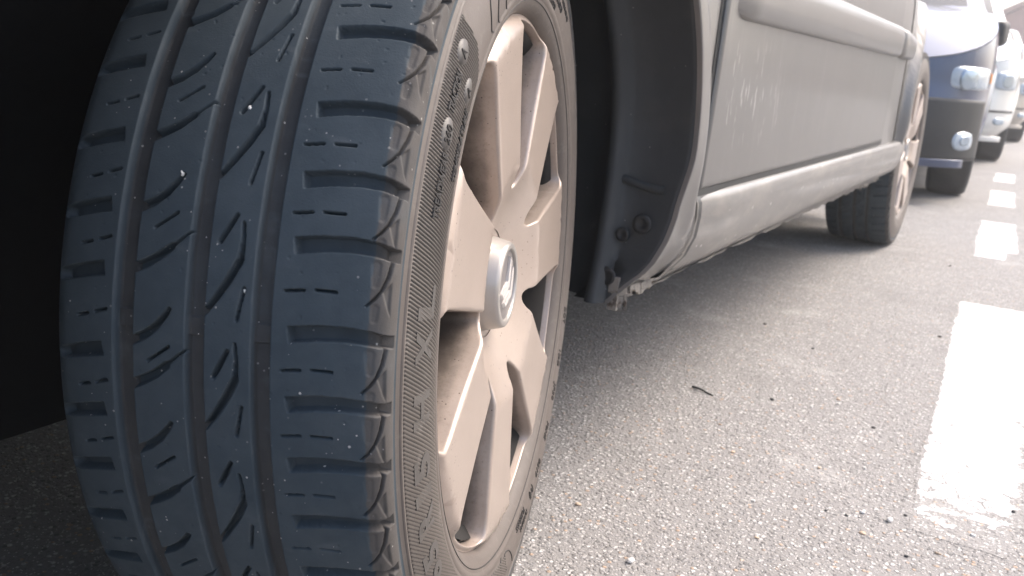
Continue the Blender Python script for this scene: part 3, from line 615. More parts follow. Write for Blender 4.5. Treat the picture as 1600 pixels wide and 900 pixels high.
# ------------------------------------------------------------------ cars
class Car:
    """body shell with a superellipse plan; local frame: front axle at y=0, outer side at x=xo, centre line at xc"""
    def __init__(s, xo, W, y0, L, yf, yr, nf=2.5, nr=3.5, yf1=0.25, yr1=None, z_hood=(.72, .95), z_belt=.97, z_bot=.20, arch=(.372, .42), arch_front=1.17, flare_f=.010, flare_r=.03, fw=.085, fwf=.05):
        s.xo, s.W, s.y0, s.L, s.yf, s.yr, s.nf, s.nr, s.yf1 = xo, W, y0, L, yf, yr, nf, nr, yf1; s.xc = xo-W
        s.yr1 = yr1 if yr1 is not None else L-0.7; s.zh = z_hood; s.zbelt = z_belt; s.zbot = z_bot; s.ar, s.az = arch; s.af = arch_front; s.ff, s.fr, s.fwid, s.fwf = flare_f, flare_r, fw, fwf
        s.cowl = 0.42
    def plan(s, y):
        y = np.asarray(y, float); g = np.ones_like(y)
        t = np.clip((s.yf1-y)/(s.yf1-s.yf), 0, 1); g = g*(1-t**s.nf)**(1/s.nf)
        t = np.clip((y-s.yr1)/(s.yr-s.yr1), 0, 1); return g*(1-t**s.nr)**(1/s.nr)
    def ztop(s, y):
        y = np.asarray(y, float); t = np.clip((y-s.yf)/(s.cowl-s.yf), 0, 1); return np.where(y < s.cowl, s.zh[0]+(s.zh[1]-s.zh[0])*np.sin(t*math.pi/2)**0.9, s.zh[1]+(s.zbelt-s.zh[1])*np.clip((y-s.cowl)/1.2, 0, 1))
    def arch_d(s, y, z, yc):
        dy = y-yc; sx = np.where((dy < 0) & (yc == 0), s.af, 1.0); zz = np.maximum(z-s.az, 0)/s.avr; return np.hypot(dy/sx, zz)-s.ar
    def x(s, y, z):
        y = np.asarray(y, float); z = np.asarray(z, float); v = s.xc+s.W*s.plan(y)
        for yc, h in ((0.0, s.ff), (s.L, s.fr)):
            d = s.arch_d(y, z, yc); wd_ = s.fwf if yc == 0 else s.fwid; v = v+h*sstep(wd_, wd_-.022, d)*sstep(-.05, .008, d)*sstep(.24, .42, z)
        v = v-0.060*sstep(.62, 1.05, z)**1.5
        v = v+np.interp(z, [.20, .23, .2535, .268, .286, .310, .335, .36], [-.085, -.060, -.040, -.024, -.012, -.0035, .0005, 0.0])
        d = s.arch_d(y, z, 0.0); v = v-.008*(1-sstep(0, .045, d))*(1-sstep(.34, .42, z))
        return v
    def patch(s, Y, Z, off=0.0, mirror=False):
        X = s.x(Y, Z)+off
        if mirror: X = 2*s.xc-X
        return np.stack([X, Y+s.y0, Z], -1)
    def edge(s, yc, n=72):
        """arch opening from the rear foot over the top to the front foot (y,z)"""
        zf = s.zbot+0.03; nl = 14; pts = [(yc+s.ar-(.028*((s.az-z)/.19)**2 if yc == 0 else 0), z) for z in np.linspace(zf, s.az, nl, endpoint=False)]
        sx = s.af if yc == 0 else 1.0
        for q in np.linspace(0, math.pi, n):
            c = math.cos(q); pts.append((yc+s.ar*c*(1 if c > 0 else sx), s.az+s.ar*s.avr*math.sin(q)))
        pts += [(yc-s.ar*sx, z) for z in np.linspace(s.az, zf, nl+1)[1:]]
        return np.array(pts)
    def wing(s, yc, ya, yb, mirror):
        """skin round one arch; ya = boundary behind, yb = boundary ahead"""
        E = s.edge(yc); n = len(E); d = np.r_[0, np.cumsum(np.hypot(*np.diff(E, axis=0).T))]; d /= d[-1]
        zt = lambda y: float(s.ztop(y))-.004
        zl = s.zbot
        poly = [(ya, zl+.03)]+[(ya, z) for z in np.linspace(.4, zt(ya), 14)]+[(y, zt(y)) for y in np.linspace(ya, yb, 34)[1:]]+[(yb, z) for z in np.linspace(zt(yb), zl+.03, 14)[1:]]
        poly = np.array(poly); pd = np.r_[0, np.cumsum(np.hypot(*np.diff(poly, axis=0).T))]
        # match by direction: corners tied to fixed shares
        key_e = [0, .30, .70, 1.0]; c1 = np.argmax((poly[:, 1] >= zt(ya)-1e-6)); c2 = len(poly)-14
        key_p = [0, pd[c1], pd[c2], pd[-1]]
        B = np.stack([np.interp(np.interp(d, key_e, key_p), pd, poly[:, k]) for k in (0, 1)], -1)
        fr = np.r_[0, .02, .05, .09, .13, .17, .21, .25, .29, np.linspace(.34, 1, 16)]
        rows_ = []
        for inn, offx in ((.022, -.006), (.012, -.0045), (.004, -.0025), (.001, -.0009)):       # rolled flange of the arch
            Ei = E.copy(); ctr = np.array([yc, s.az]); v = Ei-ctr; v[:, 1] = np.maximum(v[:, 1], 0); v = v/np.maximum(np.hypot(v[:, 0], v[:, 1]), 1e-6)[:, None]
            Pi = s.patch(E[:, 0], E[:, 1], 0, False); Pi[:, 0] += offx; 
            Pi[:, 1] -= 0; rows_.append(Pi)
        for f in fr: Q = E+(B-E)*f; rows_.append(s.patch(Q[:, 0], Q[:, 1]))
        P = np.array(rows_)
        if mirror: P[..., 0] = 2*s.xc-P[..., 0]
        return P
    def shell(s, root, base, paint_, name='body', low=None):
        mb = MB()
        y_a, y_b = s.cowl+.01, s.L-s.ar-s.fwid-.03
        for mir in (False, True):
            fl = not mir
            mb.grid(s.wing(0.0, y_a+.03, s.yf+.16, mir), flip=fl); mb.grid(s.wing(s.L, s.yr-.16, y_b, mir), flip=fl)
            Y, Z = np.meshgrid(np.linspace(y_a, y_b, 30), np.r_[np.linspace(.358, .99, 16)], indexing='ij'); Z = .358+(Z-.358)/(.99-.358)*(s.ztop(Y)-.004-.358)
            mb.grid(s.patch(Y, Z, -.002, mir), flip=fl)
        for (ye, y1, n_, sg) in ((s.yf, s.yf+.16, s.nf, 1), (s.yr, s.yr-.16, s.nr, -1)):       # nose and tail
            t = np.linspace(0, 1, 14); ys = ye+(y1-ye)*(1-np.cos(t*math.pi/2))[::-1] if False else ye+(y1-ye)*(t[::-1]**2)
            zz = np.linspace(0, 1, 22); Y, T = np.meshgrid(ys, zz, indexing='ij'); zt = s.ztop(Y)-.004; Z = s.zbot+.03+(zt-s.zbot-.03)*T
            bul = -sg*(0.035*np.sin(np.clip((Z-s.zbot)/(.55-s.zbot), 0, 1)*math.pi)-.02*sstep(.55, .75, Z))
            for mir in (False, True):
                P = s.patch(Y, Z, 0, mir); P[..., 1] += bul*(1-((Y-ye)/(y1-ye))); mb.grid(P, flip=(mir if sg > 0 else not mir))
        body = mb.obj(name, paint_, root, base=base)
        # bonnet / boot lid surfaces
        hy = np.r_[s.yf+.004+(.156)*np.linspace(0, 1, 8)**2, np.linspace(s.yf+.2, s.cowl, 12)]; hx = np.linspace(-1, 1, 21)
        P = []
        for y in hy:
            w = s.W*float(s.plan(y)); z = float(s.ztop(y)); zz_ = s.xc+hx*(float(s.x(y, z))-s.xc); P.append(np.stack([zz_, np.full(21, y+s.y0), z+.055*(1-hx**2)*min(1, (y-s.yf)/.25)], -1))
        mb = MB(); mb.grid(np.array(P)); mb.obj('bonnet', paint_, root, base=base)
        P = []
        for y in np.linspace(s.L+.15, s.yr-.003, 10):
            z = float(s.ztop(y)); P.append(np.stack([s.xc+hx*(float(s.x(y, z))-s.xc), np.full(21, y+s.y0), z+.02*(1-hx**2)], -1))
        mb = MB(); mb.grid(np.array(P)); mb.obj('tailgate', paint_, root, base=base)
        # floor pan and wheel housings
        mb = MB(); xi = s.xc-s.W+.42; xo_ = s.xc+s.W-.42
        mb.grid([[(xi, s.y0+s.yf+.10, s.zbot-.05), (xo_, s.y0+s.yf+.10, s.zbot-.05)], [(xi, s.y0+.9, s.zbot-.05), (xo_, s.y0+.9, s.zbot-.05)], [(xi, s.y0+s.yr-.10, s.zbot+.06), (xo_, s.y0+s.yr-.10, s.zbot+.06)]])
        for sx in (-1, 1):
            xa, xb = s.xc+sx*(s.W-.42), s.xc+sx*(s.W-.05)
            mb.grid([[(xa, s.y0+s.ar+.02, s.zbot+.03), (xb, s.y0+s.ar+.02, s.zbot+.04)], [(xa, s.y0+s.L-s.ar-.02, s.zbot+.05), (xb, s.y0+s.L-s.ar-.02, s.zbot+.05)]])
            xb2 = s.xc+sx*(s.W*.70)
            mb.grid([[(xa, s.y0+s.yf+.10, s.zbot+.02), (xb2, s.y0+s.yf+.16, s.zbot+.03)], [(xa, s.y0-s.ar*s.af-.02, s.zbot+.02), (s.xc+sx*(s.W-.14), s.y0-s.ar*s.af-.02, s.zbot+.03)]])
            mb.grid([[(xa, s.y0+s.L+s.ar+.02, s.zbot+.06), (xb, s.y0+s.L+s.ar+.02, s.zbot+.06)], [(xa, s.y0+s.yr-.10, s.zbot+.06), (s.xc+sx*(s.W*.8), s.y0+s.yr-.14, s.zbot+.06)]])
            for yc in (0, s.L):                                        # inner wall
                mb.grid([[(xa, s.y0+yc-.50, s.zbot-.065), (xa, s.y0+yc-.50, .95)], [(xa, s.y0+yc+.46, s.zbot-.065), (xa, s.y0+yc+.46, .95)]])
        mb.obj('underbody', M['black'], root, smooth=False, base=base)
        # arch liners
        for sx in (-1, 1):
            for yc in (0, s.L):
                if s.detail_liner and sx == 1 and yc == 0: continue
                E = s.edge(yc, 40); xa = s.xc+sx*(s.W-.42); P = []
                for f in np.linspace(0, 1, 6):
                    xs = s.x(E[:, 0], E[:, 1])-.005; xs = xs if sx == 1 else 2*s.xc-xs
                    P.append(np.stack([xs+(xa-xs)*f, E[:, 0]+s.y0, E[:, 1]], -1))
                mb = MB(); mb.grid(np.array(P)); mb.obj('arch_liner', M['liner'], root, base=base)
        return body
    detail_liner = False; avr = 0.80
    def cabin(s, root, base, paint_, roof=((0.38, .97), (0.95, 1.38), (1.25, 1.46), (2.0, 1.47), (2.7, 1.40), (3.15, .98)), pillar=0.10):
        """roof skin with pillars plus separate panes"""
        prof_ = catmull(roof, 12); ys = prof_[:, 0]; zt = prof_[:, 1]; zb = s.ztop(ys)-.002
        def half_w(y, z): zb_ = float(s.ztop(y)); return (float(s.x(y, zb_))-s.xc)-.012-0.34*(z-zb_)*(1 if z > zb_ else 0)
        mb = MB(); P = []
        for y, z, b in zip(ys, zt, zb):
            z = max(z, b+.004); row = []
            for t in np.linspace(0, 1, 6): zz_ = b+(z-.05-b)*t if z-b > .06 else b+(z-b)*t*.5; row.append((s.xc+half_w(y, zz_), y+s.y0, zz_))
            wt = half_w(y, max(z-.05, b)); 
            for t in np.linspace(1, -1, 13): row.append((s.xc+wt*(t*.94), y+s.y0, z-.035*t*t*min(1, (z-b)/.1)))
            for t in np.linspace(1, 0, 6): zz_ = b+(z-.05-b)*t if z-b > .06 else b+(z-b)*t*.5; row.append((s.xc-half_w(y, zz_), y+s.y0, zz_))
            P.append(row)
        mb.grid(np.array(P), flip=True); mb.obj('roof', paint_, root, base=base)
        zr = lambda y: float(np.interp(y, ys, zt))
        (ya, za), (yb, zb2) = roof[0], roof[1]
        def pane(name, rows_): m2 = MB(); m2.grid(np.array(rows_)); m2.obj(name, M['glass'], root, base=base)
        rows_ = []
        for y in np.linspace(ya+.04, yb+.06, 12):
            z = zr(y); wt = half_w(y, max(z-.05, float(s.ztop(y)))); rows_.append([(s.xc+wt*.88*t, y+s.y0-.003, z-.035*(t*.88)**2+.006) for t in np.linspace(-1, 1, 13)])
        pane('windscreen', rows_)
        rows_ = []
        for y in np.linspace(roof[-2][0]+.03, roof[-1][0]-.05, 10):
            z = zr(y); wt = half_w(y, max(z-.05, float(s.ztop(y)))); rows_.append([(s.xc+wt*.85*t, y+s.y0+.003, z-.035*(t*.85)**2+.006) for t in np.linspace(-1, 1, 13)])
        pane('rear_window', rows_)
        for sx in (1, -1):
            for (y1, y2) in ((yb-.18, 1.55), (1.64, roof[-2][0]-.02)):
                rows_ = []
                for y in np.linspace(y1, y2, 14):
                    b = float(s.ztop(y))+.035; top = max(b+.01, zr(y)-.075); rows_.append([(s.xc+sx*(half_w(y, z)+.004), y+s.y0, z) for z in np.linspace(b, top, 6)])
                pane('side_window', rows_)
def add_mirror(car, root, base, sx, y, z, paint_, size=(.15, .10, .125), inb=0.0):
    V, F = rounded_box(*size, .035, 3); V[:, 0] *= 1-.25*(V[:, 1] < 0); xo_ = car.xc+sx*(float(car.x(y, z))-car.xc+size[0]*.5+.05-inb)
    V[:, 2] += .02*V[:, 0]/size[0]*sx
    o = obj('door_mirror', V+np.array([xo_, y+car.y0, z+.06]), F, paint_, root, base=base)
    mb = MB(); mb.box(min(xo_, xo_-sx*.14), max(xo_, xo_-sx*.14), y+car.y0-.02, y+car.y0+.03, z-.02, z+.02)
    b = mb.obj('mirror_arm', M['black'], o); b.matrix_basis = Matrix.Translation(-Vector(base))
    return o

# ---------------- the silver car
LB = 2.60
SX = 0.110
silver_base = (SX-.86, 1.3, 0.0)
silver_car = empty('car', silver_base); tag(silver_car, 'silver car with its front wheel steered outward and a dirty sill', 'car')
C1 = Car(SX, .86, 0.0, LB, -.92, LB+.72, nf=3.4, nr=2.6, yf1=.25, yr1=1.75); C1.detail_liner = True
C1.shell(silver_car, silver_base, M['silver']); C1.cabin(silver_car, silver_base, M['silver'])
for sx in (1, -1): add_mirror(C1, silver_car, silver_base, sx, .78, .96, M['black'])
sb = silver_base
# door: a proud panel with rolled edges, black strip round it painted in for the shaded gap
def panel(car, corners, off, mat, name, root, base, thick=.012, nu=40, nv=24, edge_r=.004, bul=None):
    """corners (y,z): lower-front, lower-rear, upper-rear, upper-front"""
    c = np.array(corners, float); u = np.r_[0, .002, .006, np.linspace(.015, .985, nu), .994, .998, 1]; v = np.r_[0, .006, .015, np.linspace(.03, .97, nv), .985, .994, 1]
    U, Vv = np.meshgrid(u, v, indexing='ij'); Q = ((1-U)*(1-Vv))[..., None]*c[0]+(U*(1-Vv))[..., None]*c[1]+(U*Vv)[..., None]*c[2]+((1-U)*Vv)[..., None]*c[3]
    lu = np.hypot(*(c[1]-c[0])); lv = np.hypot(*(c[3]-c[0])); de = np.minimum(np.minimum(U, 1-U)*lu, np.minimum(Vv, 1-Vv)*lv)
    rnd = edge_r-np.sqrt(np.maximum(edge_r**2-np.maximum(edge_r-de, 0)**2, 0)); X = car.xc+car.W*car.plan(Q[..., 0])+off-rnd
    X -= .060*sstep(.62, 1.05, Q[..., 1])**1.5
    if bul is not None: X += bul(Q[..., 0], Q[..., 1])
    P = np.stack([X, Q[..., 0]+car.y0, Q[..., 1]], -1)
    top = P.copy(); nu_, nv_ = P.shape[:2]
    ring_ = np.concatenate([P[:, 0], P[-1, 1:], P[-2::-1, -1], P[0, -2:0:-1]]); back = ring_.copy(); back[:, 0] -= thick
    mb = MB(); mb.grid(P, flip=True); mb.grid(np.array([np.vstack([ring_, ring_[:1]]), np.vstack([back, back[:1]])]))
    return mb.obj(name, mat, root, base=base)
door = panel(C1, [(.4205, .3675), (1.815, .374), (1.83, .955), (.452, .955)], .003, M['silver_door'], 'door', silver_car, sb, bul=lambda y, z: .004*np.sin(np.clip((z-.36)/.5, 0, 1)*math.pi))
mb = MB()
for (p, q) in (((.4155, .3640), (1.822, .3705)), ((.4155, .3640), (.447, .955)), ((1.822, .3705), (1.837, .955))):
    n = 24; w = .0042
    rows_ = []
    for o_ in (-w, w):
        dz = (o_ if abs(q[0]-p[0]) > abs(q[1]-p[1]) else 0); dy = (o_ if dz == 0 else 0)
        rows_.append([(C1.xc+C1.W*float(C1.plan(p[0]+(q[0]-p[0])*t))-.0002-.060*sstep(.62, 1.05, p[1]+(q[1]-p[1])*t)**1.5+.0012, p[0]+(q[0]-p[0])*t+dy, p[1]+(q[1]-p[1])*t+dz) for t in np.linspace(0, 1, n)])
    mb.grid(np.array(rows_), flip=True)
gap = mb.obj('door_gap_shade', M['black'], door, base=(0, 0, 0)); gap.matrix_basis = Matrix.Translation(-Vector(sb))
# rubbing strips on the door and behind it
def moulding(y0, y1, z0a, z1a, z0b, z1b, name, parent, endcap=.02):
    ny = 40; P = []
    for i, t in enumerate(np.linspace(0, 1, ny)):
        y = y0+(y1-y0)*t; z0 = z0a+(z0b-z0a)*t; z1 = z1a+(z1b-z1a)*t; e = min(1, (t*(y1-y0)+.0005)/endcap, ((1-t)*(y1-y0)+.0005)/endcap); k = math.sqrt(1-(1-e)**2)
        xb = C1.xc+C1.W*float(C1.plan(y))+.002; row = []
        zc = (z0+z1)/2; hz = (z1-z0)/2*(.72+.28*k)
        for q, d in ((-1, -.004), (-1, .006), (-.93, .0125), (-.80, .0165), (-.3, .0185), (.3, .0190), (.72, .0175), (.90, .0125), (1, .005), (1, -.004)): row.append((xb+d*(k if d > 0 else 1), y, zc+q*hz))
        P.append(row)
    P = np.array(P); mb = MB(); mb.grid(P); 
    for row, f in ((P[0], 1), (P[-1], 0)): mb.add(row, [tuple(range(10))[::1 if f else -1]])
    o = mb.obj(name, M['silver'], parent, base=(0, 0, 0)); o.matrix_basis = Matrix.Translation(-Vector(sb)); return o
moulding(.462, 1.812, .566, .634, .577, .648, 'door_moulding', door)
moulding(1.845, 2.10, .578, .648, .581, .640, 'side_moulding', silver_car, .03)
# sill
sp = [(.098, .3625), (.110, .3622), (.1165, .3590), (.1195, .352), (.1190, .335), (.1150, .310), (.1065, .286), (.094, .268), (.078, .2575), (.060, .2535), (.0585, .236), (.0545, .236), (.0545, .262)]
def sill_strip(y0, y1, n, name, mat, parent, shrink0=0.0, yfun=None, ragged=False):
    P = []
    for i, t in enumerate(np.linspace(0, 1, n)):
        row = []
        for k, (x, z) in enumerate(sp):
            y = y0+(y1-y0)*t
            if yfun: y = yfun(t, z)
            xx = x-(.0085*(1-sstep(0, .12, y-.42)) if x > .09 else 0)
            zz_ = z
            if ragged and k in (10, 11): zz_ = z+.006*abs(math.sin(i*1.7)+math.sin(i*.63))*.5
            row.append((xx, y, zz_))
        P.append(row)
    mb = MB(); mb.grid(np.array(P)); o = mb.obj(name, mat, parent, base=sb); return o
seam = lambda z: .4185+.010*math.sin(np.clip((z-.25)/.11, 0, 1)*math.pi)-.03*max(0, (.30-z)/.06)**1.5
arch_y = lambda z: .362-.006*max(0, (.36-z)/.1)-.02*max(0, (.29-z)/.06)**2
sill = sill_strip(.42, 2.235, 60, 'sill', M['silver_low'], silver_car, 0, lambda t, z: (seam(z)+.002)*(1-t)+(2.235+.03*max(0, (.36-z)/.1))*t, True)
# strip of wing between arch and door, carried down behind the flare; dark inside of the seam
mb = MB(); P = np.array([[(x-.004, seam(z)+o_, z) for (x, z) in sp[:10]] for o_ in (-.006, .006)]); mb.grid(P); mb.obj('sill_seam', M['black'], silver_car, base=sb)
# torn rusty pinch flange under the sill's front end
def ragged_strip(pts, z_top, depth, x, seed, mat, name):
    r2 = np.random.default_rng(seed); n = 48; ys = np.linspace(pts[0], pts[1], n); V = []; F = []
    lowz = z_top-depth*(0.45+0.55*np.clip(np.convolve(r2.random(n+6), np.ones(7)/7, 'same')[3:-3]*2.6-.8, 0, 1)); lowz = np.round(lowz/.004)*.004
    xs = x+.002*r2.normal(size=n).cumsum()*.3
    for i in range(n):
        V += [(xs[i], ys[i], z_top), (xs[i]+.001, ys[i], lowz[i]), (xs[i]-.003, ys[i], z_top), (xs[i]-.003, ys[i], lowz[i])]
    for i in range(n-1):
        if r2.random() < .04: continue
        a_, b = 4*i, 4*(i+1); F += [(a_, a_+1, b+1, b), (a_+2, b+2, b+3, a_+3), (a_+1, a_+3, b+3, b+1)]
    return obj(name, V, F, mat, silver_car, smooth=False, base=sb)
ragged_strip((.356, .47), .254, .014, .064, 5, M['rust'], 'pinch_flange')
ragged_strip((.350, .372), .238, .018, .048, 8, M['rust'], 'pinch_flange')
ragged_strip((1.95, 2.25), .258, .026, .060, 9, M['rust'], 'pinch_flange')
# detailed liner behind the front wheel
E1 = C1.edge(0.0, 60); ctr = np.array([0.0, C1.az])
Q = E1-ctr; Q[:, 1] = np.maximum(Q[:, 1], 0); Q = Q/np.maximum(np.hypot(Q[:, 0], Q[:, 1]), 1e-6)[:, None]
P = []
xe = C1.x(E1[:, 0], E1[:, 1])
for x_, dr in ((-.004, .0025), (-.007, .0005), (-.012, .0005), (-.018, .002), (-.045, .002), (-.068, .003), (-.074, -.002), (-.080, -.012), (-.088, -.014), (-.094, -.010), (-.100, .010), (-.13, .022), (-.25, .026), (-.33, .026)):
    ped = E1+Q*dr; xx = xe+x_ if x_ > -.06 else (C1.xc+C1.W*C1.plan(E1[:, 0])+x_)
    P.append(np.stack([xx, ped[:, 0], ped[:, 1]], -1))
mb = MB(); mb.grid(np.array(P)); liner = mb.obj('arch_liner', M['liner'], silver_car, base=sb)
def on_y(px, py, Y): d = cf+(px-800)/1405.5*cr-(py-450)/1405.5*cu; return CAM+d*(Y-CAM[1])/d[1]
for (x, z, r_) in ((.046, .312, .0085), (.068, .327, .0115), (.036, .262, .011)):
    mb = MB(); mb.lathe([(0, r_*1.03), (-.0014, r_), (-.0020, r_*.92), (-.0020, r_*.5), (-.0012, r_*.42), (-.0012, .0001)], 20, 'y', (x, float(np.interp(z, E1[:14, 1], E1[:14, 0]))-.0035, z)); o = mb.obj('fixing_clip', M['black'], liner); o.matrix_basis = Matrix.Translation(-Vector(sb))
# crease ridge across the liner's lower panel and the splash flap below it
mb = MB(); P = [[(x_, (.3700-.0035*math.sin(q)), .372+.005*math.cos(q)+.004*math.sin(x_*60)) for q in np.linspace(0, math.pi, 7)] for x_ in np.linspace(.022, .088, 10)]; mb.grid(np.array(P)); o = mb.obj('liner_ridge', M['liner'], liner); o.matrix_basis = Matrix.Translation(-Vector(sb))
mb = MB(); mb.box(.040, .052, .348, .353, .222, .262); mb.obj('flange_tip', M['rust'], silver_car, smooth=False, base=sb)
ys_ = np.linspace(-.46, -.86, 9); xs_ = C1.W*C1.plan(ys_)-.035
pl = [(C1.xc-x, y) for x, y in zip(xs_, ys_)]+[(C1.xc+x, y) for x, y in zip(xs_[::-1], ys_[::-1])]
mb = MB(); mb.grid(np.array([[(x, y, .245) for x, y in pl], [(x, y+.005, .115) for x, y in pl], [(C1.xc+(x-C1.xc)*.96, y+.02, .115) for x, y in pl]])); mb.obj('light_block_valance', M['black'], silver_car, base=sb)  # unseen valance added to block light reaching the ground under the nose
for sx in (-1, 1):
    mb = MB(); xa, xb = sorted((C1.xc+sx*.40, C1.xc+sx*(float(xs_[0])+.004))); mb.box(xa, xb, -.470, -.462, .105, .30); mb.obj('light_block_panel', M['black'], silver_car, smooth=False, base=sb)  # unseen panel added ahead of the wheel to keep light off the ground
# wheels
STEER, CAMB = 0.3004, 0.0239
fw_ = place_wheel(silver_car, sb, (0, 0, RT), STEER, CAMB)
place_wheel(silver_car, sb, (0.0, LB, RT), 0.0, 0.0, 0.7, False)
place_wheel(silver_car, sb, (2*C1.xc, 0, RT), math.pi+STEER, 0, 0.3, False); place_wheel(silver_car, sb, (2*C1.xc, LB, RT), math.pi, 0, 1.1, False)

# tiny stones wedged in the tread
def wedge(a_mm, c_mm, s, mat, label):
    th = c_mm/1000/RT; r_ = RT-.0012; l = Vector((a_mm/1000, -r_*math.cos(th), r_*math.sin(th)))
    Mx = Matrix.Translation((0, 0, RT)) @ Matrix.Rotation(STEER, 4, 'Z') @ Matrix.Rotation(-CAMB, 4, 'Y'); p = Mx @ l
    bm = bmesh.new(); bmesh.ops.create_icosphere(bm, subdivisions=2, radius=s); V = np.array([v.co[:] for v in bm.verts])*np.array([.8, .7, 1.2])*(1+.12*rng.normal(size=(len(bm.verts), 1))); F = [[v.index for v in f.verts] for f in bm.faces]; bm.free()
    single('wedged_stone', V+np.array(p), F, mat, label, 'stone')
wedge(8.2, 155, .0019, M['wstone'], 'white stone chip wedged in a short tread sipe near the tyre\'s top')
wedge(-22.8, 117.5, .0015, M['wstone'], 'small cream stone chip wedged in a curved tread cut beside a groove')
wedge(20.3, 59.5, .0009, M['wstone'], 'minute white grit grain at the tip of a thin tread sipe')

# ---------------- the parked cars behind
def plain_wheel_meshes(nsp, woff):
    mb = MB(); h2 = [(.075, .205), (.092, .225), (.098, .255), (.094, .285), (.088, .300), (.070, .309), (.03, .312), (0, .3125)]; pr = catmull(h2+[(-a_, r_) for a_, r_ in h2[::-1][1:]], 4)
    mb.lathe([tuple(q) for q in pr], 64); t = make_mesh('tyre', mb.V, mb.F, M['plaintyre'])
    # circumferential tread grooves as recessed dark bands
    w = alloy_mesh(nsp, woff, x_tip=.06, gam=R(26), name='wheel', nray=72); return t, w
ptyre, pwheel = plain_wheel_meshes(5, 20)
mb = MB(); mb.lathe([(.066, .046), (.080, .044), (.086, .040), (.0865, .0001)], 24); pcap = make_mesh('hub_cap', mb.V, mb.F, M['capmetal'])
def plain_wheel(parent, base, loc, rotz):
    w = bpy.data.objects.new('wheel', pwheel); col.objects.link(w); w.parent = parent; w.matrix_basis = Matrix.Translation(Vector(loc)-Vector(base)) @ Matrix.Rotation(rotz, 4, 'Z')
    for n_, me in (('tyre', ptyre), ('rim_barrel', barrel_mesh), ('hub_cap', pcap)):
        o = bpy.data.objects.new(n_, me); col.objects.link(o); o.parent = w
def front_patch(car, root, base, name, mat, psi, z, shape='rect', off=.006, n=16, sx=1, parent=None, dome=0.0, tilt=0.0):
    """piece lying on the nose: psi range along the plan corner (0 = side, pi/2 = nose centre), z range"""
    u = np.linspace(-1, 1, n); U, Vv = np.meshgrid(u, u, indexing='ij')
    if shape == 'round':      # square to disc
        U2 = U*np.sqrt(1-Vv**2/2); V2 = Vv*np.sqrt(1-U**2/2)
    elif shape == 'soft':
        U2 = U*np.sqrt(1-.25*Vv**4); V2 = Vv*np.sqrt(1-.30*U**4)
    else: U2, V2 = U, Vv
    ps = (psi[0]+psi[1])/2+U2*(psi[1]-psi[0])/2; zz_ = (z[0]+z[1])/2+V2*(z[1]-z[0])/2+tilt*U2
    c, s_ = np.cos(ps)**(2/car.nf), np.sin(ps)**(2/car.nf); y = car.yf1-(car.yf1-car.yf)*s_; x = car.xc+car.W*c
    low = np.clip((.372-zz_)/.16, 0, 1); x = x-.085*low**1.6*0
    nx = c**(car.nf-1)/car.W; ny = -(s_**(car.nf-1))/(car.yf1-car.yf); ln_ = np.hypot(nx, ny); nx, ny = nx/ln_, ny/ln_
    bul = -0.035*np.sin(np.clip((zz_-car.zbot)/(.55-car.zbot), 0, 1)*math.pi)+.02*sstep(.55, .75, zz_); bul = bul*np.clip(1-(y-car.yf)/.16, 0, 1)
    o_ = off+dome*(1-np.maximum(abs(U), abs(Vv))**2); edge_ = np.maximum(abs(U), abs(Vv)) > .999; o_ = np.where(edge_, -.004, o_)
    X = x+nx*o_; 
    if sx == -1: X = 2*car.xc-X
    mb = MB(); mb.grid(np.stack([X, y+ny*o_+bul+car.y0, zz_], -1), flip=(sx == -1))
    if parent is None: return mb.obj(name, mat, root, base=base)
    o = mb.obj(name, mat, parent); o.matrix_basis = Matrix.Translation(-Vector(base)); return o
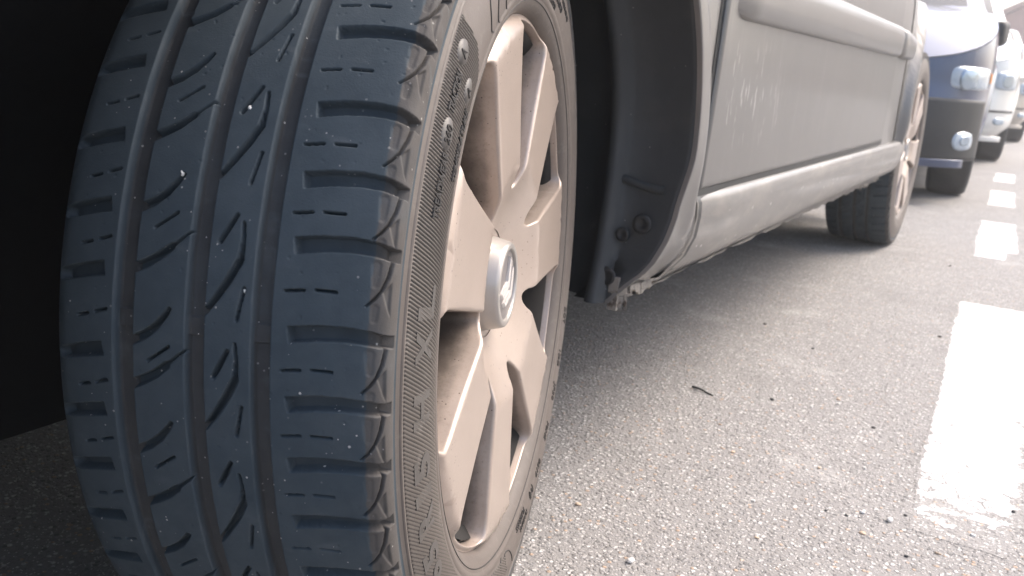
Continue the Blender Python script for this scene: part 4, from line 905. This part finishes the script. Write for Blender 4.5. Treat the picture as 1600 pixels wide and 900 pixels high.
def parked_car(xo, W, y0, label, paint_, yaw, L=2.5, yf=-.76, nf=4.0, zh=(.635, .93), roofh=1.42, detail='blue'):
    base = (xo-W, y0+L/2, 0.0); root = empty('car', base); tag(root, label, 'car', None)
    c = Car(xo, W, y0, L, yf, L+.70, nf=nf, nr=4, yf1=0.1, yr1=L-.1, z_hood=zh, z_belt=zh[1]+.02, z_bot=.15, arch=(.345, .36), arch_front=1.0, flare_f=.012, flare_r=.012, fw=.06)
    c.shell(root, base, paint_)
    c.cabin(root, base, paint_, roof=((0.35, zh[1]+.01), (0.95, roofh-.08), (1.25, roofh), (1.9, roofh+.01), (2.5, roofh-.06), (2.95, zh[1]+.03)))
    for sx in (1, -1):
        plain_wheel(root, base, (c.xc+sx*(W-.115), y0, .3125), 0 if sx == 1 else math.pi); plain_wheel(root, base, (c.xc+sx*(W-.115), y0+L, .3125), 0 if sx == 1 else math.pi)
        # sill
        mb = MB(); P = [[(c.xc+sx*(c.W+d), y0+y, z) for d, z in ((-.004, .37), (.004, .35), (.002, .27), (-.03, .20), (-.08, .18))] for y in (.36, L-.36)]; mb.grid(np.array(P)); mb.obj('sill', paint_, root, base=base)
        if detail == 'blue':
            h = front_patch(c, root, base, 'headlight', M['lamp'], (.38, .95), (.525, .630), 'soft', .006, sx=sx, dome=.010)
            front_patch(c, root, base, 'reflector', M['reflector'], (.66, .88), (.520, .626), 'round', .019, sx=sx, parent=h, dome=.006)
            front_patch(c, root, base, 'indicator', M['orange'], (.315, .365), (.56, .61), 'soft', .006, sx=sx)
            b = front_patch(c, root, base, 'bumper_insert', M['black'], (.37, 1.565), (.205, .487), 'rect', .008, n=28, sx=sx)
            f_ = front_patch(c, root, base, 'fog_lamp', M['lamp'], (.56, .84), (.252, .345), 'round', .014, sx=sx, dome=.006)
            front_patch(c, root, base, 'fog_reflector', M['reflector'], (.64, .77), (.275, .325), 'round', .024, sx=sx, parent=f_)
        else:
            h = front_patch(c, root, base, 'headlight', M['lamp'], (.40, .95), (.56, .70), 'soft', .006, sx=sx, dome=.010)
            front_patch(c, root, base, 'reflector', M['reflector'], (.60, .85), (.575, .685), 'round', .018, sx=sx, parent=h)
            front_patch(c, root, base, 'bumper_strip', M['black'], (.30, 1.45), (.395, .412), 'rect', .007, sx=sx)
            front_patch(c, root, base, 'fog_lamp', M['lamp'], (.62, .86), (.30, .36), 'round', .010, sx=sx, dome=.006)
        add_mirror(c, root, base, sx, .72, zh[1]-.14, M['black'] if detail == 'blue' else paint_, (.15, .11, .14), .10)
    for k, (za, zb) in enumerate(((.225, .30), (.545, .61))):
        front_patch(c, root, base, 'grille', M['black'], (1.12, math.pi/2-.001), (za, zb), 'soft', .013, sx=1); front_patch(c, root, base, 'grille', M['black'], (1.12, math.pi/2-.001), (za, zb), 'soft', .013, sx=-1)
    for sx in (1, -1): front_patch(c, root, base, 'number_plate', M['plate'], (1.33, math.pi/2-.001), (.36, .455), 'rect', .018, sx=sx)
    front_patch(c, root, base, 'bumper_lip', M['blue'] if detail == 'blue' else paint_, (.60, 1.56), (.175, .215), 'rect', .014, sx=1); front_patch(c, root, base, 'bumper_lip', M['blue'] if detail == 'blue' else paint_, (.60, 1.56), (.175, .215), 'rect', .014, sx=-1)
    root.rotation_euler = (0, 0, yaw); pv = Vector((xo, y0-.3, 0)); d = Vector(base)-pv; d.rotate(Matrix.Rotation(yaw, 3, 'Z')); root.location = pv+d
    return c
parked_car(.225, .85, 4.62, 'navy blue hatchback parked behind the silver car with a round fog lamp', M['blue'], R(6.0))
parked_car(.26, .86, 7.92, 'white car parked behind the navy blue hatchback', M['white'], R(6.0), zh=(.74, .97), roofh=1.46, detail='white')

M['beige'] = paint('beige_car_paint', (0.42, 0.38, 0.33))
parked_car(.33, .86, 12.3, 'beige car parked behind the white car', M['beige'], R(6.0), zh=(.72, .95), roofh=1.44, detail='white')

# ------------------------------------------------------------------ far end of the street
bb = (4.2, 42.0, 0.0); bld = empty('house', bb); tag(bld, 'pink rendered house with a tiled gable roof at the street\'s end', 'house')
x0, x1, y0, y1, ze = -1.75, 10.25, 38.0, 46.0, 3.25
mb = MB(); mb.box(x0, x1, y0, y1, 0, ze); ym = (y0+y1)/2
mb.add([(x0, y0, ze), (x1, y0, ze), ((x0+x1)/2, y0, ze+3.2), (x0, y1, ze), (x1, y1, ze), ((x0+x1)/2, y1, ze+3.2)], [(0, 1, 2), (4, 3, 5)]); mb.obj('wall', M['wall_pink'], bld, smooth=False, base=bb)
mb = MB(); xm = (x0+x1)/2
for sx in (-1, 1):
    e = xm+sx*(x1-xm+.4); ez = ze-.17
    mb.add([(e, y0-.4, ez), (xm, y0-.4, ze+3.22), (xm, y1+.4, ze+3.22), (e, y1+.4, ez), (e, y0-.4, ez+.18), (xm, y0-.4, ze+3.4), (xm, y1+.4, ze+3.4), (e, y1+.4, ez+.18)], [(0, 1, 2, 3), (4, 7, 6, 5), (0, 4, 5, 1), (3, 2, 6, 7), (0, 3, 7, 4)])
mb.obj('roof', M['rooftile'], bld, smooth=False, base=bb)
for wx in (-.2, 2.7, 5.8, 8.7):
    for wz in (.9,):
        mb = MB(); mb.box(wx-.55, wx+.55, y0-.06, y0-.002, wz, wz+1.3); w = mb.obj('window', M['frame'], bld, smooth=False, base=bb)
        mb = MB(); mb.box(wx-.47, wx+.47, y0-.09, y0-.062, wz+.08, wz+1.22); o = mb.obj('pane', M['glass'], w, smooth=False); o.matrix_basis = Matrix.Translation(-Vector(bb))
def hedge(cx, cy, lx, ly, h, n, label):
    hb = (cx, cy, 0); root = empty('hedge', hb); tag(root, label, 'hedge'); V = []; F = []
    for k in range(n):
        p = np.array([cx+rng.uniform(-lx, lx), cy+rng.uniform(-ly, ly), rng.uniform(.05, h)]); p[2] *= 1-.12*rng.random()*(abs(p[0]-cx)/lx); p += .12*np.array([math.sin(p[0]*3), 0, math.sin(p[0]*4)*.8])
        q = rng.normal(size=3); q /= np.linalg.norm(q); t = np.cross(q, rng.normal(size=3)); t /= np.linalg.norm(t); s_ = rng.uniform(.05, .10); b = len(V); V += [p+q*s_, p+t*s_*.5, p-q*s_, p-t*s_*.5]; F.append((b, b+1, b+2, b+3))
    obj('foliage', V, F, M['leaf'], root, smooth=False, base=hb)
    for k in range(7):
        mb = MB(); mb.lathe([(0, .04), (h*.5, .03), (h*.85, .012)], 7, 'z', (cx-lx*.85+k*lx*1.7/6, cy+rng.uniform(-.1, .1), 0)); mb.obj('stem', M['wood'], root, base=hb)
hedge(1.6, 26.0, 2.2, .55, 1.55, 9000, 'clipped green hedge standing in front of the pink house')

# ------------------------------------------------------------------ thin haze volume added to stand in for lens glare
hz = N('glare_haze_volume'); hz.t.nodes.remove(hz.b); pv_ = hz.n('ShaderNodeVolumePrincipled'); pv_.inputs['Color'].default_value = (0.97, 0.98, 1.0, 1); pv_.inputs['Density'].default_value = 0.009; pv_.inputs['Anisotropy'].default_value = 0.35
hz.l(pv_.outputs[0], hz.out.inputs['Volume'])
mb = MB(); mb.box(-40, 40, -12, 78, -1.0, 12.0); ho = mb.obj('glare_haze', hz.m, None, smooth=False); tag(ho, 'thin haze added over the street in place of lens glare', None, None, 'stuff')
